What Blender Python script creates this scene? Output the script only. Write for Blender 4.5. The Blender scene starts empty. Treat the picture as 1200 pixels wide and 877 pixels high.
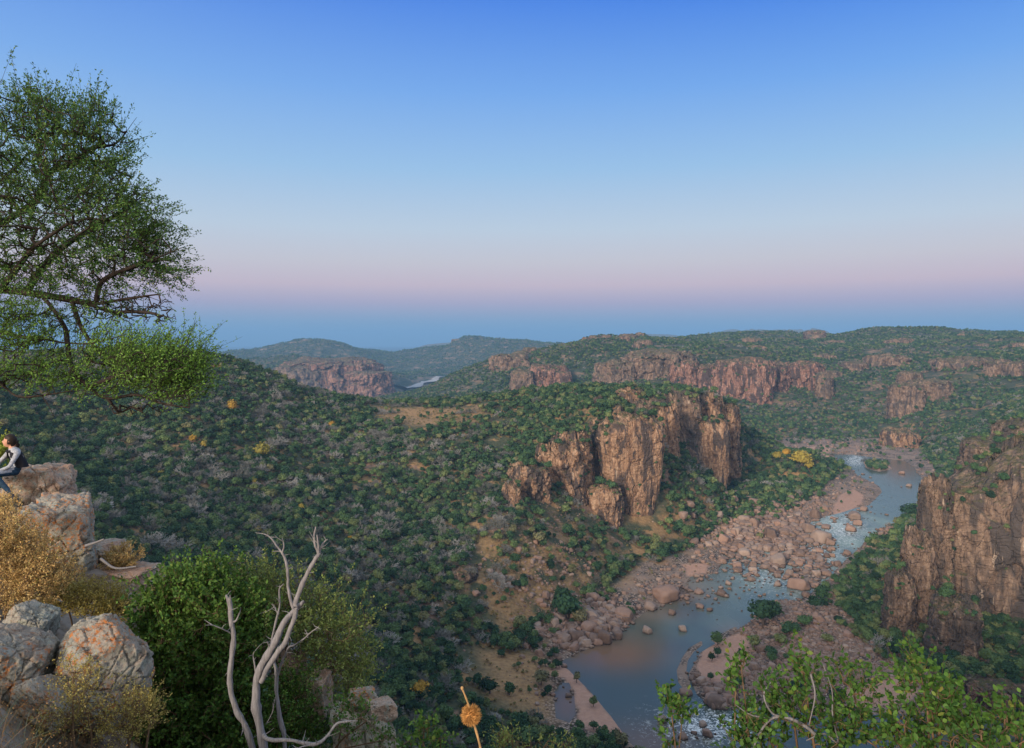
import bpy, math, random
import numpy as np
from mathutils import Vector

# ------------------------------------------------------------------ camera, sky, sun, exposure
scene = bpy.context.scene
C = scene.collection
F = 857.0                     # focal length in photo pixels (photo 1200 x 877), horizon row 400
cam_d = bpy.data.cameras.new('camera'); cam = bpy.data.objects.new('camera', cam_d); C.objects.link(cam)
cam_d.sensor_width = 36.0; cam_d.lens = 36.0 * F / 1200.0
cam_d.shift_y = -38.5 / 1200.0
cam_d.clip_start = 0.1; cam_d.clip_end = 90000
cam.location = (0, 0, 0); cam.rotation_euler = (math.pi / 2, 0, 0)
scene.camera = cam

SUN_EL, SUN_AZ = math.radians(17), math.radians(212)   # after-glow behind the viewer, slightly left
world = bpy.data.worlds.new('World'); scene.world = world; world.use_nodes = True
SKY_STRENGTH = 1.0
SUN_STRENGTH = 4.4
sd = bpy.data.lights.new('sun', 'SUN'); so = bpy.data.objects.new('sun', sd); C.objects.link(so)
sd.energy = SUN_STRENGTH; sd.angle = math.radians(12); sd.color = (1.0, 0.83, 0.66)
sdir = Vector((math.sin(SUN_AZ) * math.cos(SUN_EL), math.cos(SUN_AZ) * math.cos(SUN_EL), math.sin(SUN_EL)))
so.rotation_euler = sdir.to_track_quat('Z', 'Y').to_euler()
so.location = (-20, -40, 30)
scene.view_settings.view_transform = 'Standard'
scene.view_settings.look = 'None'
scene.view_settings.exposure = 0.0
scene.view_settings.gamma = 1.0
scene.render.engine = 'CYCLES'
scene.cycles.max_bounces = 5
scene.cycles.diffuse_bounces = 2
scene.cycles.glossy_bounces = 2
scene.cycles.transmission_bounces = 2
scene.cycles.volume_bounces = 0
scene.cycles.transparent_max_bounces = 6
scene.cycles.use_denoising = True
scene.cycles.caustics_reflective = False
scene.cycles.caustics_refractive = False

def lin(r, g, b):
    f = lambda c: (c / 255 / 12.92) if c / 255 <= 0.04045 else ((c / 255 + 0.055) / 1.055) ** 2.4
    return (f(r), f(g), f(b), 1)

def build_world():
    nt = world.node_tree; nt.nodes.clear()
    N = nt.nodes.new; L = nt.links.new
    out = N('ShaderNodeOutputWorld'); bg = N('ShaderNodeBackground'); bg.inputs[1].default_value = SKY_STRENGTH
    tc = N('ShaderNodeTexCoord'); sep = N('ShaderNodeSeparateXYZ'); L(tc.outputs['Generated'], sep.inputs[0])
    def ramp(stops):
        r = N('ShaderNodeValToRGB'); e = r.color_ramp.elements
        while len(e) > 1: e.remove(e[-1])
        e[0].position = stops[0][0]; e[0].color = stops[0][1]
        for p, c in stops[1:]:
            q = e.new(p); q.color = c
        L(mr.outputs[0], r.inputs[0]); return r
    mr = N('ShaderNodeMapRange'); mr.inputs[1].default_value = -0.1; mr.inputs[2].default_value = 0.9
    L(sep.outputs[2], mr.inputs[0])
    zz = lambda py: 0.1 + math.sin(math.atan((400 - py) / F))       # sine of elevation -> ramp position
    east = ramp([(0.0, lin(70, 95, 120)), (zz(410), lin(124, 162, 186)), (zz(392), lin(126, 162, 190)), (zz(378), lin(150, 168, 192)),
                 (zz(356), lin(194, 174, 194)), (zz(335), lin(222, 194, 200)), (zz(308), lin(216, 208, 212)), (zz(270), lin(200, 214, 228)),
                 (zz(200), lin(158, 198, 236)), (zz(110), lin(112, 168, 240)), (zz(0), lin(52, 124, 232)), (0.66, (0.32, 0.45, 0.70, 1)), (0.85, (0.55, 0.68, 0.88, 1)), (1.0, (0.7, 0.8, 0.92, 1))])
    west = ramp([(0.0, (0.10, 0.07, 0.05, 1)), (0.1, (2.2, 1.3, 0.8, 1)), (0.2, (1.9, 1.35, 0.95, 1)), (0.45, (1.15, 1.08, 1.0, 1)), (0.75, (0.75, 0.8, 0.88, 1)), (1.0, (0.7, 0.8, 0.92, 1))])
    my = N('ShaderNodeMapRange'); my.interpolation_type = 'SMOOTHSTEP'
    my.inputs[1].default_value = 0.15; my.inputs[2].default_value = -0.75
    L(sep.outputs[1], my.inputs[0])
    mix = N('ShaderNodeMix'); mix.data_type = 'RGBA'
    L(my.outputs[0], mix.inputs[0]); L(east.outputs[0], mix.inputs[6]); L(west.outputs[0], mix.inputs[7])
    # the sky is a little paler towards the left of the view
    mx = N('ShaderNodeMapRange'); mx.inputs[1].default_value = 0.75; mx.inputs[2].default_value = -0.75
    mx.inputs[3].default_value = 0.0; mx.inputs[4].default_value = 0.22
    L(sep.outputs[0], mx.inputs[0])
    mz = N('ShaderNodeMapRange'); mz.inputs[1].default_value = 0.02; mz.inputs[2].default_value = 0.3
    L(sep.outputs[2], mz.inputs[0])
    mm = N('ShaderNodeMath'); mm.operation = 'MULTIPLY'; L(mx.outputs[0], mm.inputs[0]); L(mz.outputs[0], mm.inputs[1])
    mix2 = N('ShaderNodeMix'); mix2.data_type = 'RGBA'; mix2.inputs[7].default_value = lin(172, 200, 228)
    L(mm.outputs[0], mix2.inputs[0]); L(mix.outputs[2], mix2.inputs[6])
    L(mix2.outputs[2], bg.inputs[0]); L(bg.outputs[0], out.inputs[0])
build_world()

# ------------------------------------------------------------------ helpers
rng = np.random.default_rng(7)
random.seed(7)
def P(px, py, Y):
    return np.array([(px - 600.0) / F * Y, Y, -(py - 400.0) / F * Y])
def PZ(px, py, z=-150.0):
    Y = -z * F / (py - 400.0)
    return ((px - 600.0) / F * Y, Y)

def hash3(i, j, k, seed=0):
    h = (i.astype(np.int64) * 374761393 + j.astype(np.int64) * 668265263 + k.astype(np.int64) * 2147483647 + seed * 1274126177) & 0xffffffff
    h = ((h ^ (h >> 13)) * 1274126177) & 0xffffffff
    h = (h ^ (h >> 16))
    return (h & 0xffffff) / float(0xffffff)
def vnoise(x, y, z, seed=0):
    xi, yi, zi = np.floor(x), np.floor(y), np.floor(z)
    fx, fy, fz = x - xi, y - yi, z - zi
    fx = fx * fx * (3 - 2 * fx); fy = fy * fy * (3 - 2 * fy); fz = fz * fz * (3 - 2 * fz)
    r = 0
    for a in (0, 1):
        for b in (0, 1):
            for c in (0, 1):
                r = r + hash3(xi + a, yi + b, zi + c, seed) * (fx if a else 1 - fx) * (fy if b else 1 - fy) * (fz if c else 1 - fz)
    return r * 2 - 1
def fbm(x, y, z, octv=4, seed=0, gain=0.5):
    r = 0; a = 1; t = 0
    for o in range(octv):
        r = r + a * vnoise(x * 2 ** o + 17.3 * o, y * 2 ** o + 5.1 * o, z * 2 ** o + 9.7 * o, seed + o); t += a; a *= gain
    return r / t
def worley(x, y, z, seed=0):
    """value of the nearest cell and distance to the border (F2-F1)"""
    xi, yi, zi = np.floor(x), np.floor(y), np.floor(z)
    f1 = np.full(x.shape, 9.0); f2 = f1.copy(); val = np.zeros(x.shape)
    for a in (-1, 0, 1):
        for b in (-1, 0, 1):
            for c in (-1, 0, 1):
                cx, cy, cz = xi + a, yi + b, zi + c
                dx = cx + hash3(cx, cy, cz, seed) - x; dy = cy + hash3(cx, cy, cz, seed + 1) - y; dz = cz + hash3(cx, cy, cz, seed + 2) - z
                d = np.sqrt(dx * dx + dy * dy + dz * dz); v = hash3(cx, cy, cz, seed + 3)
                n = d < f1
                f2 = np.where(n, f1, np.minimum(f2, d)); val = np.where(n, v, val); f1 = np.where(n, d, f1)
    return val, f2 - f1
def sstep(a, b, x):
    t = np.clip((x - a) / (b - a), 0, 1); return t * t * (3 - 2 * t)

def make_mesh(name, V, faces4=None, faces3=None, mats=(), midx=None, smooth=True):
    me = bpy.data.meshes.new(name)
    V = np.ascontiguousarray(V, dtype=np.float32); me.vertices.add(len(V)); me.vertices.foreach_set('co', V.ravel())
    loops = []; tot = []
    if faces4 is not None and len(faces4): loops.append(np.asarray(faces4, np.int32).ravel()); tot.append(np.full(len(faces4), 4, np.int32))
    if faces3 is not None and len(faces3): loops.append(np.asarray(faces3, np.int32).ravel()); tot.append(np.full(len(faces3), 3, np.int32))
    loops = np.concatenate(loops); tot = np.concatenate(tot)
    me.loops.add(len(loops)); me.loops.foreach_set('vertex_index', loops)
    me.polygons.add(len(tot)); me.polygons.foreach_set('loop_start', np.concatenate(([0], np.cumsum(tot)[:-1])).astype(np.int32))
    me.polygons.foreach_set('loop_total', tot)
    for m in mats: me.materials.append(m)
    if midx is not None: me.polygons.foreach_set('material_index', np.asarray(midx, np.int32))
    if smooth: me.polygons.foreach_set('use_smooth', np.ones(len(tot), bool))
    me.update(calc_edges=True); me.validate()
    return me
def add_attr(me, name, data):
    a = me.attributes.new(name, 'FLOAT', 'POINT'); a.data.foreach_set('value', np.asarray(data, np.float32))
def link(name, me, parent=None, loc=None, **props):
    o = bpy.data.objects.new(name, me); C.objects.link(o)
    if parent is not None: o.parent = parent
    if loc is not None: o.location = loc
    for k, v in props.items(): o[k] = v
    return o
def grid_faces(nr, nc, wrap=False):
    r = np.arange(nr - 1)[:, None]; c = np.arange(nc if wrap else nc - 1)[None, :]
    c2 = (c + 1) % nc
    return np.stack([r * nc + c, r * nc + c2, (r + 1) * nc + c2, (r + 1) * nc + c], -1).reshape(-1, 4)

class MB:                                            # collects quads/tris, builds one mesh
    def __init__(s): s.v = []; s.q = []; s.t = []; s.mq = []; s.mt = []; s.n = 0
    def add(s, V, q=None, t=None, m=0):
        V = np.asarray(V, float).reshape(-1, 3); s.v.append(V)
        if q is not None and len(q): s.q.append(np.asarray(q) + s.n); s.mq.append(np.full(len(q), m))
        if t is not None and len(t): s.t.append(np.asarray(t) + s.n); s.mt.append(np.full(len(t), m))
        s.n += len(V)
    def mesh(s, name, mats, smooth=True):
        q = np.concatenate(s.q) if s.q else np.zeros((0, 4), int); t = np.concatenate(s.t) if s.t else np.zeros((0, 3), int)
        mi = np.concatenate(s.mq + s.mt)
        return make_mesh(name, np.concatenate(s.v), q, t, mats, mi, smooth)
    def tubes(s, PTS, R, sides=5, m=0):
        """PTS (n,k,3), R (n,k)"""
        PTS = np.asarray(PTS, float); R = np.asarray(R, float); n, k, _ = PTS.shape
        T = np.gradient(PTS, axis=1); T /= np.linalg.norm(T, axis=2, keepdims=True) + 1e-9
        ref = np.where(np.abs(T[..., 2:3]) > 0.9, np.array([1.0, 0, 0]), np.array([0, 0, 1.0]))
        ref = np.repeat(ref[:, :1], k, 1)
        A = np.cross(T, ref); A /= np.linalg.norm(A, axis=2, keepdims=True) + 1e-9; B = np.cross(T, A)
        an = np.arange(sides) / sides * 2 * np.pi
        V = PTS[:, :, None] + R[:, :, None, None] * (np.cos(an)[None, None, :, None] * A[:, :, None] + np.sin(an)[None, None, :, None] * B[:, :, None])
        f = grid_faces(k, sides, True); f = (f[None] + (np.arange(n) * k * sides)[:, None, None]).reshape(-1, 4)
        s.add(V, q=f, m=m)
    def leaves(s, Pos, Dir, Ln, Wd, m=0, rg=rng, fold=0.0):
        """small leaf blades: rhombus shaped quads"""
        n = len(Pos); Dir = Dir / (np.linalg.norm(Dir, axis=1, keepdims=True) + 1e-9)
        rv = rg.normal(size=(n, 3)); S = np.cross(Dir, rv); S /= np.linalg.norm(S, axis=1, keepdims=True) + 1e-9
        Ln = np.broadcast_to(Ln, n)[:, None]; Wd = np.broadcast_to(Wd, n)[:, None]
        V = np.stack([Pos, Pos + Dir * Ln * .5 + S * Wd * .5, Pos + Dir * Ln, Pos + Dir * Ln * .5 - S * Wd * .5], 1)
        s.add(V, q=np.arange(n * 4).reshape(n, 4), m=m)

# ------------------------------------------------------------------ materials
def nodemat(name):
    m = bpy.data.materials.new(name); m.use_nodes = True; nt = m.node_tree; nt.nodes.clear()
    out = nt.nodes.new('ShaderNodeOutputMaterial'); b = nt.nodes.new('ShaderNodeBsdfPrincipled')
    nt.links.new(b.outputs[0], out.inputs[0]); b.inputs['Roughness'].default_value = 0.9
    b.inputs['Specular IOR Level'].default_value = 0.25
    return m, nt, b
class NT:
    def __init__(s, nt): s.nt = nt; s.N = nt.nodes.new; s.L = nt.links.new
    def coord(s, kind='Object', scale=(1, 1, 1)):
        t = s.N('ShaderNodeTexCoord') if kind != 'Position' else s.N('ShaderNodeNewGeometry')
        o = t.outputs[kind]; mp = s.N('ShaderNodeMapping'); mp.inputs['Scale'].default_value = scale; s.L(o, mp.inputs[0]); return mp.outputs[0]
    def noise(s, vec, scale, detail=4, rough=0.55, dist=0.0):
        n = s.N('ShaderNodeTexNoise'); n.inputs['Scale'].default_value = scale; n.inputs['Detail'].default_value = detail
        n.inputs['Roughness'].default_value = rough; n.inputs['Distortion'].default_value = dist
        if vec is not None: s.L(vec, n.inputs['Vector'])
        return n.outputs['Fac']
    def vor(s, vec, scale, feature='F1', out='Distance'):
        n = s.N('ShaderNodeTexVoronoi'); n.feature = feature; n.inputs['Scale'].default_value = scale
        if vec is not None: s.L(vec, n.inputs['Vector'])
        return n.outputs[out]
    def ramp(s, fac, stops):
        r = s.N('ShaderNodeValToRGB'); e = r.color_ramp.elements
        while len(e) > 1: e.remove(e[-1])
        for i, (p, c) in enumerate(stops):
            c = tuple(c) + (1,) if len(c) == 3 else c
            if i == 0: e[0].position = p; e[0].color = c
            else: q = e.new(p); q.color = c
        s.L(fac, r.inputs[0]); return r.outputs[0]
    def mask(s, fac, a, b):
        m = s.N('ShaderNodeMapRange'); m.inputs[1].default_value = a; m.inputs[2].default_value = b; s.L(fac, m.inputs[0]); return m.outputs[0]
    def mix(s, f, a, b):
        m = s.N('ShaderNodeMix'); m.data_type = 'RGBA'
        for v, i in ((f, 0), (a, 6), (b, 7)):
            if isinstance(v, (int, float)): m.inputs[i].default_value = v
            elif isinstance(v, tuple): m.inputs[i].default_value = v + (1,) if len(v) == 3 else v
            else: s.L(v, m.inputs[i])
        return m.outputs[2]
    def math(s, op, a, b):
        m = s.N('ShaderNodeMath'); m.operation = op
        for v, i in ((a, 0), (b, 1)):
            if isinstance(v, (int, float)): m.inputs[i].default_value = v
            else: s.L(v, m.inputs[i])
        return m.outputs[0]
    def attr(s, name):
        a = s.N('ShaderNodeAttribute'); a.attribute_name = name; return a.outputs['Fac']
    def bump(s, h, bsdf, strength, dist):
        b = s.N('ShaderNodeBump'); b.inputs['Strength'].default_value = strength; b.inputs['Distance'].default_value = dist
        s.L(h, b.inputs['Height']); s.L(b.outputs[0], bsdf.inputs['Normal'])
    def nz(s):
        g = s.N('ShaderNodeNewGeometry'); sp = s.N('ShaderNodeSeparateXYZ'); s.L(g.outputs['Normal'], sp.inputs[0]); return sp.outputs[2]
    def rand(s):
        return s.N('ShaderNodeObjectInfo').outputs['Random']

def mat_terrain():
    m, nt, b = nodemat('hillside_ground'); k = NT(nt)
    pos = k.coord('Position')
    big = k.noise(pos, 0.012, 3); mid = k.noise(pos, 0.06, 4); fine = k.noise(pos, 0.5, 5, 0.65)
    grass = k.ramp(fine, [(0.3, (0.22, 0.13, 0.065)), (0.7, (0.42, 0.26, 0.12))])
    scrub = k.ramp(fine, [(0.3, (0.030, 0.045, 0.025)), (0.65, (0.095, 0.10, 0.055))])
    rock = k.ramp(k.noise(pos, 0.25, 6, 0.7), [(0.3, (0.12, 0.08, 0.06)), (0.7, (0.36, 0.22, 0.15))])
    c = k.mix(k.mask(mid, 0.54, 0.62), scrub, grass)
    c = k.mix(k.mask(k.noise(pos, 0.035, 5, 0.6), 0.60, 0.66), c, rock)
    far = k.mask(k.attr('far'), 0.0, 1.0)
    farc = k.ramp(k.noise(k.coord('Position', (1, 1, 3)), 0.02, 7, 0.72), [(0.36, (0.028, 0.045, 0.03)), (0.52, (0.06, 0.075, 0.045)), (0.58, (0.17, 0.12, 0.08)), (0.68, (0.30, 0.2, 0.14))])
    c = k.mix(far, c, farc)
    sandc = k.ramp(fine, [(0.3, (0.42, 0.24, 0.17)), (0.7, (0.52, 0.31, 0.22))])
    peb = k.ramp(k.vor(pos, 0.8), [(0.0, (0.54, 0.45, 0.38)), (0.35, (0.32, 0.235, 0.185)), (0.6, (0.06, 0.05, 0.04))])
    peb = k.mix(k.mask(k.noise(pos, 0.09, 3), 0.42, 0.6), peb, (0.29, 0.205, 0.155))
    c = k.mix(k.attr('flood'), c, peb)
    c = k.mix(k.attr('sand'), c, sandc)
    c = k.mix(k.attr('meadow'), c, grass)
    k.L(c, b.inputs[0])
    k.bump(k.noise(pos, 0.35, 6, 0.7), b, 0.8, 1.5)
    return m
def mat_cliff(name='cliff_rock', tone=0):
    m, nt, b = nodemat(name); k = NT(nt)
    pos = k.coord('Position'); st = k.coord('Position', (1, 1, 0.22)); hz = k.coord('Position', (0.25, 0.25, 1.2))
    s1 = k.noise(st, 0.12, 5, 0.6, 0.4); s2 = k.noise(st, 0.45, 5, 0.65); n1 = k.noise(pos, 0.05, 4); n2 = k.noise(pos, 0.6, 6, 0.7)
    if tone == 0:
        c = k.ramp(s2, [(0.32, (0.13, 0.075, 0.05)), (0.5, (0.43, 0.26, 0.16)), (0.68, (0.62, 0.42, 0.28))])
        dark = (0.105, 0.08, 0.07); a, bb = 0.50, 0.56
    elif tone == 1:
        c = k.ramp(s2, [(0.32, (0.15, 0.085, 0.07)), (0.5, (0.34, 0.18, 0.13)), (0.66, (0.56, 0.35, 0.28))])
        dark = (0.10, 0.07, 0.065); a, bb = 0.48, 0.54
    else:
        c = k.ramp(s2, [(0.32, (0.10, 0.075, 0.06)), (0.48, (0.27, 0.185, 0.135)), (0.68, (0.46, 0.32, 0.225))])
        dark = (0.11, 0.09, 0.08); a, bb = 0.47, 0.57
    c = k.mix(k.mask(s1, a, bb), c, dark)
    c = k.mix(k.mask(k.noise(st, 0.3, 3), 0.66, 0.72), c, (0.55, 0.42, 0.32))
    c = k.mix(k.math('MULTIPLY', k.mask(n2, 0.45, 0.7), 0.5), c, (0.12, 0.09, 0.07))
    top = k.mask(k.nz(), 0.55, 0.8)
    c = k.mix(k.math('MULTIPLY', top, k.mask(k.noise(pos, 0.25, 5, 0.7), 0.40, 0.55)), c, (0.12, 0.11, 0.05))
    k.L(c, b.inputs[0])
    h = k.math('ADD', k.math('MULTIPLY', k.noise(st, 0.5, 6, 0.65), 1.0), k.math('MULTIPLY', k.noise(hz, 0.6, 4), 0.6))
    h = k.math('ADD', h, n2)
    ck = k.math('ABSOLUTE', k.math('SUBTRACT', k.noise(k.coord('Position', (1, 1, 0.4)), 0.14, 3, 0.5, 0.5), 0.5), 0.0); h = k.math('ADD', h, k.math('MULTIPLY', k.mask(ck, 0.0, 0.03), 0.45)); c2 = k.math('ABSOLUTE', k.math('SUBTRACT', k.noise(k.coord('Position', (.5, .5, 1.4)), 0.11, 3, 0.5, 0.3), 0.5), 0.0); h = k.math('ADD', h, k.math('MULTIPLY', k.mask(c2, 0.0, 0.025), 0.3)); k.bump(h, b, 1.0, 1.8)
    return m
def mat_boulder():
    m, nt, b = nodemat('river_boulder_rock'); k = NT(nt)
    o = k.coord('Object'); pos = k.coord('Position')
    c = k.ramp(k.noise(o, 1.5, 5, 0.6), [(0.3, (0.16, 0.11, 0.085)), (0.55, (0.34, 0.225, 0.17)), (0.75, (0.50, 0.36, 0.285))])
    t = k.ramp(k.rand(), [(0.0, (0.08, 0.065, 0.06)), (0.25, (0.26, 0.18, 0.14)), (0.5, (0.40, 0.25, 0.19)), (0.75, (0.24, 0.19, 0.165)), (1.0, (0.52, 0.41, 0.34))])
    c = k.mix(0.6, c, t); c = k.mix(0.22, c, (0.10, 0.055, 0.04))
    g = k.N('ShaderNodeNewGeometry'); sp = k.N('ShaderNodeSeparateXYZ'); k.L(g.outputs['Position'], sp.inputs[0])
    wet = k.mask(k.math('ADD', sp.outputs[2], k.math('MULTIPLY', k.noise(pos, 0.6, 2), 1.2)), -148.4, -149.4)   # damp band above the water line
    c = k.mix(wet, c, (0.05, 0.04, 0.035))
    k.L(c, b.inputs[0]); k.bump(k.noise(o, 4, 5, 0.65), b, 0.6, 0.4)
    return m
def mat_foliage(name, stops, trans=0.0, rough=0.85, var=0.25):
    m, nt, b = nodemat(name); k = NT(nt)
    c = k.ramp(k.rand(), stops)
    g = k.coord('Object'); n = k.noise(g, 1.3, 3)
    hsv = k.N('ShaderNodeHueSaturation'); k.L(c, hsv.inputs['Color'])
    k.L(k.mask(n, 0.25, 0.75), hsv.inputs['Value'])
    for l in list(nt.links):
        if l.to_socket == hsv.inputs['Value']: nt.links.remove(l)
    mr = k.N('ShaderNodeMapRange'); mr.inputs[1].default_value = 0.3; mr.inputs[2].default_value = 0.7
    mr.inputs[3].default_value = 1 - var; mr.inputs[4].default_value = 1 + var; k.L(n, mr.inputs[0]); k.L(mr.outputs[0], hsv.inputs['Value'])
    k.L(hsv.outputs[0], b.inputs[0]); b.inputs['Roughness'].default_value = rough
    b.inputs['Specular IOR Level'].default_value = 0.2
    return m
def mat_leaf(name, stops, scale=3.0, trans=0.25):
    """leaves that differ one from the next (random per mesh island)"""
    m, nt, b = nodemat(name); k = NT(nt)
    g = k.N('ShaderNodeNewGeometry')
    c = k.ramp(g.outputs['Random Per Island'], stops)
    c = k.mix(k.math('MULTIPLY', k.mask(k.noise(k.coord('Object'), scale, 3), 0.4, 0.65), 0.45), c, tuple(x * 0.6 for x in stops[len(stops) // 2][1]))
    k.L(c, b.inputs[0]); b.inputs['Roughness'].default_value = 0.6
    if trans:
        tr = k.N('ShaderNodeBsdfTranslucent'); k.L(c, tr.inputs[0]); ms = k.N('ShaderNodeMixShader'); ms.inputs[0].default_value = trans
        k.L(b.outputs[0], ms.inputs[1]); k.L(tr.outputs[0], ms.inputs[2])
        out = [n for n in nt.nodes if n.type == 'OUTPUT_MATERIAL'][0]; k.L(ms.outputs[0], out.inputs[0])
    return m
def mat_plain(name, col, rough=0.8, bump=None, var=None):
    m, nt, b = nodemat(name); k = NT(nt)
    if var:
        c = k.ramp(k.noise(k.coord('Object', var[1] if len(var) > 1 else (1, 1, 1)), var[0], 5, 0.65), [(0.3, tuple(x * 0.55 for x in col)), (0.7, tuple(min(1, x * 1.35) for x in col))]); k.L(c, b.inputs[0])
    else: b.inputs[0].default_value = tuple(col) + (1,)
    b.inputs['Roughness'].default_value = rough
    if bump: k.bump(k.noise(k.coord('Object'), bump[0], 5, 0.6), b, 1.0, bump[1])
    return m
def mat_water():
    m, nt, b = nodemat('river_water'); k = NT(nt)
    pos = k.coord('Position')
    c = k.mix(k.attr('shallow'), (0.072, 0.094, 0.078), (0.20, 0.115, 0.07))
    c = k.mix(k.math('MULTIPLY', k.attr('milky'), 1.0), c, (0.30, 0.40, 0.36))
    fo = k.math('MULTIPLY', k.attr('rapid'), k.mask(k.math('ADD', k.noise(k.coord('Position'), 0.5, 6, 0.75, 1.2), k.math('MULTIPLY', k.attr('rapid'), 0.10)), 0.585, 0.66))
    c = k.mix(fo, c, (0.75, 0.78, 0.78)); k.L(c, b.inputs[0])
    k.L(k.mask(k.math('ADD', fo, k.math('MULTIPLY', k.attr('milky'), 0.45)), -0.12, 0.7), b.inputs['Roughness'])
    b.inputs['Specular IOR Level'].default_value = 0.5; b.inputs['IOR'].default_value = 1.333
    h = k.math('ADD', k.noise(pos, 0.35, 4, 0.6), k.math('MULTIPLY', k.math('MULTIPLY', k.noise(pos, 0.6, 4), k.attr('rapid')), 3.0))
    k.bump(h, b, 0.25, 0.22)
    return m
M_TER = mat_terrain(); M_CL = [mat_cliff('cliff_rock_orange', 0), mat_cliff('cliff_rock_pink', 1), mat_cliff('cliff_rock_brown', 2)]
M_BLD = mat_boulder(); M_WAT = mat_water()
M_GREEN = mat_foliage('bush_green', [(0.0, (0.022, 0.052, 0.028)), (0.3, (0.042, 0.094, 0.044)), (0.6, (0.070, 0.132, 0.054)), (0.8, (0.108, 0.172, 0.066)), (0.93, (0.165, 0.20, 0.078)), (1.0, (0.20, 0.185, 0.10))], var=0.45)
M_GREY = mat_foliage('bare_twigs', [(0.0, (0.13, 0.135, 0.12)), (0.5, (0.22, 0.22, 0.20)), (1.0, (0.38, 0.37, 0.35))])
M_YEL = mat_foliage('autumn_leaves', [(0.0, (0.46, 0.27, 0.04)), (0.5, (0.24, 0.22, 0.05)), (1.0, (0.36, 0.28, 0.05))], var=0.4)
M_TRUNK = mat_plain('tree_bark', (0.14, 0.11, 0.09), 0.9)

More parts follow.
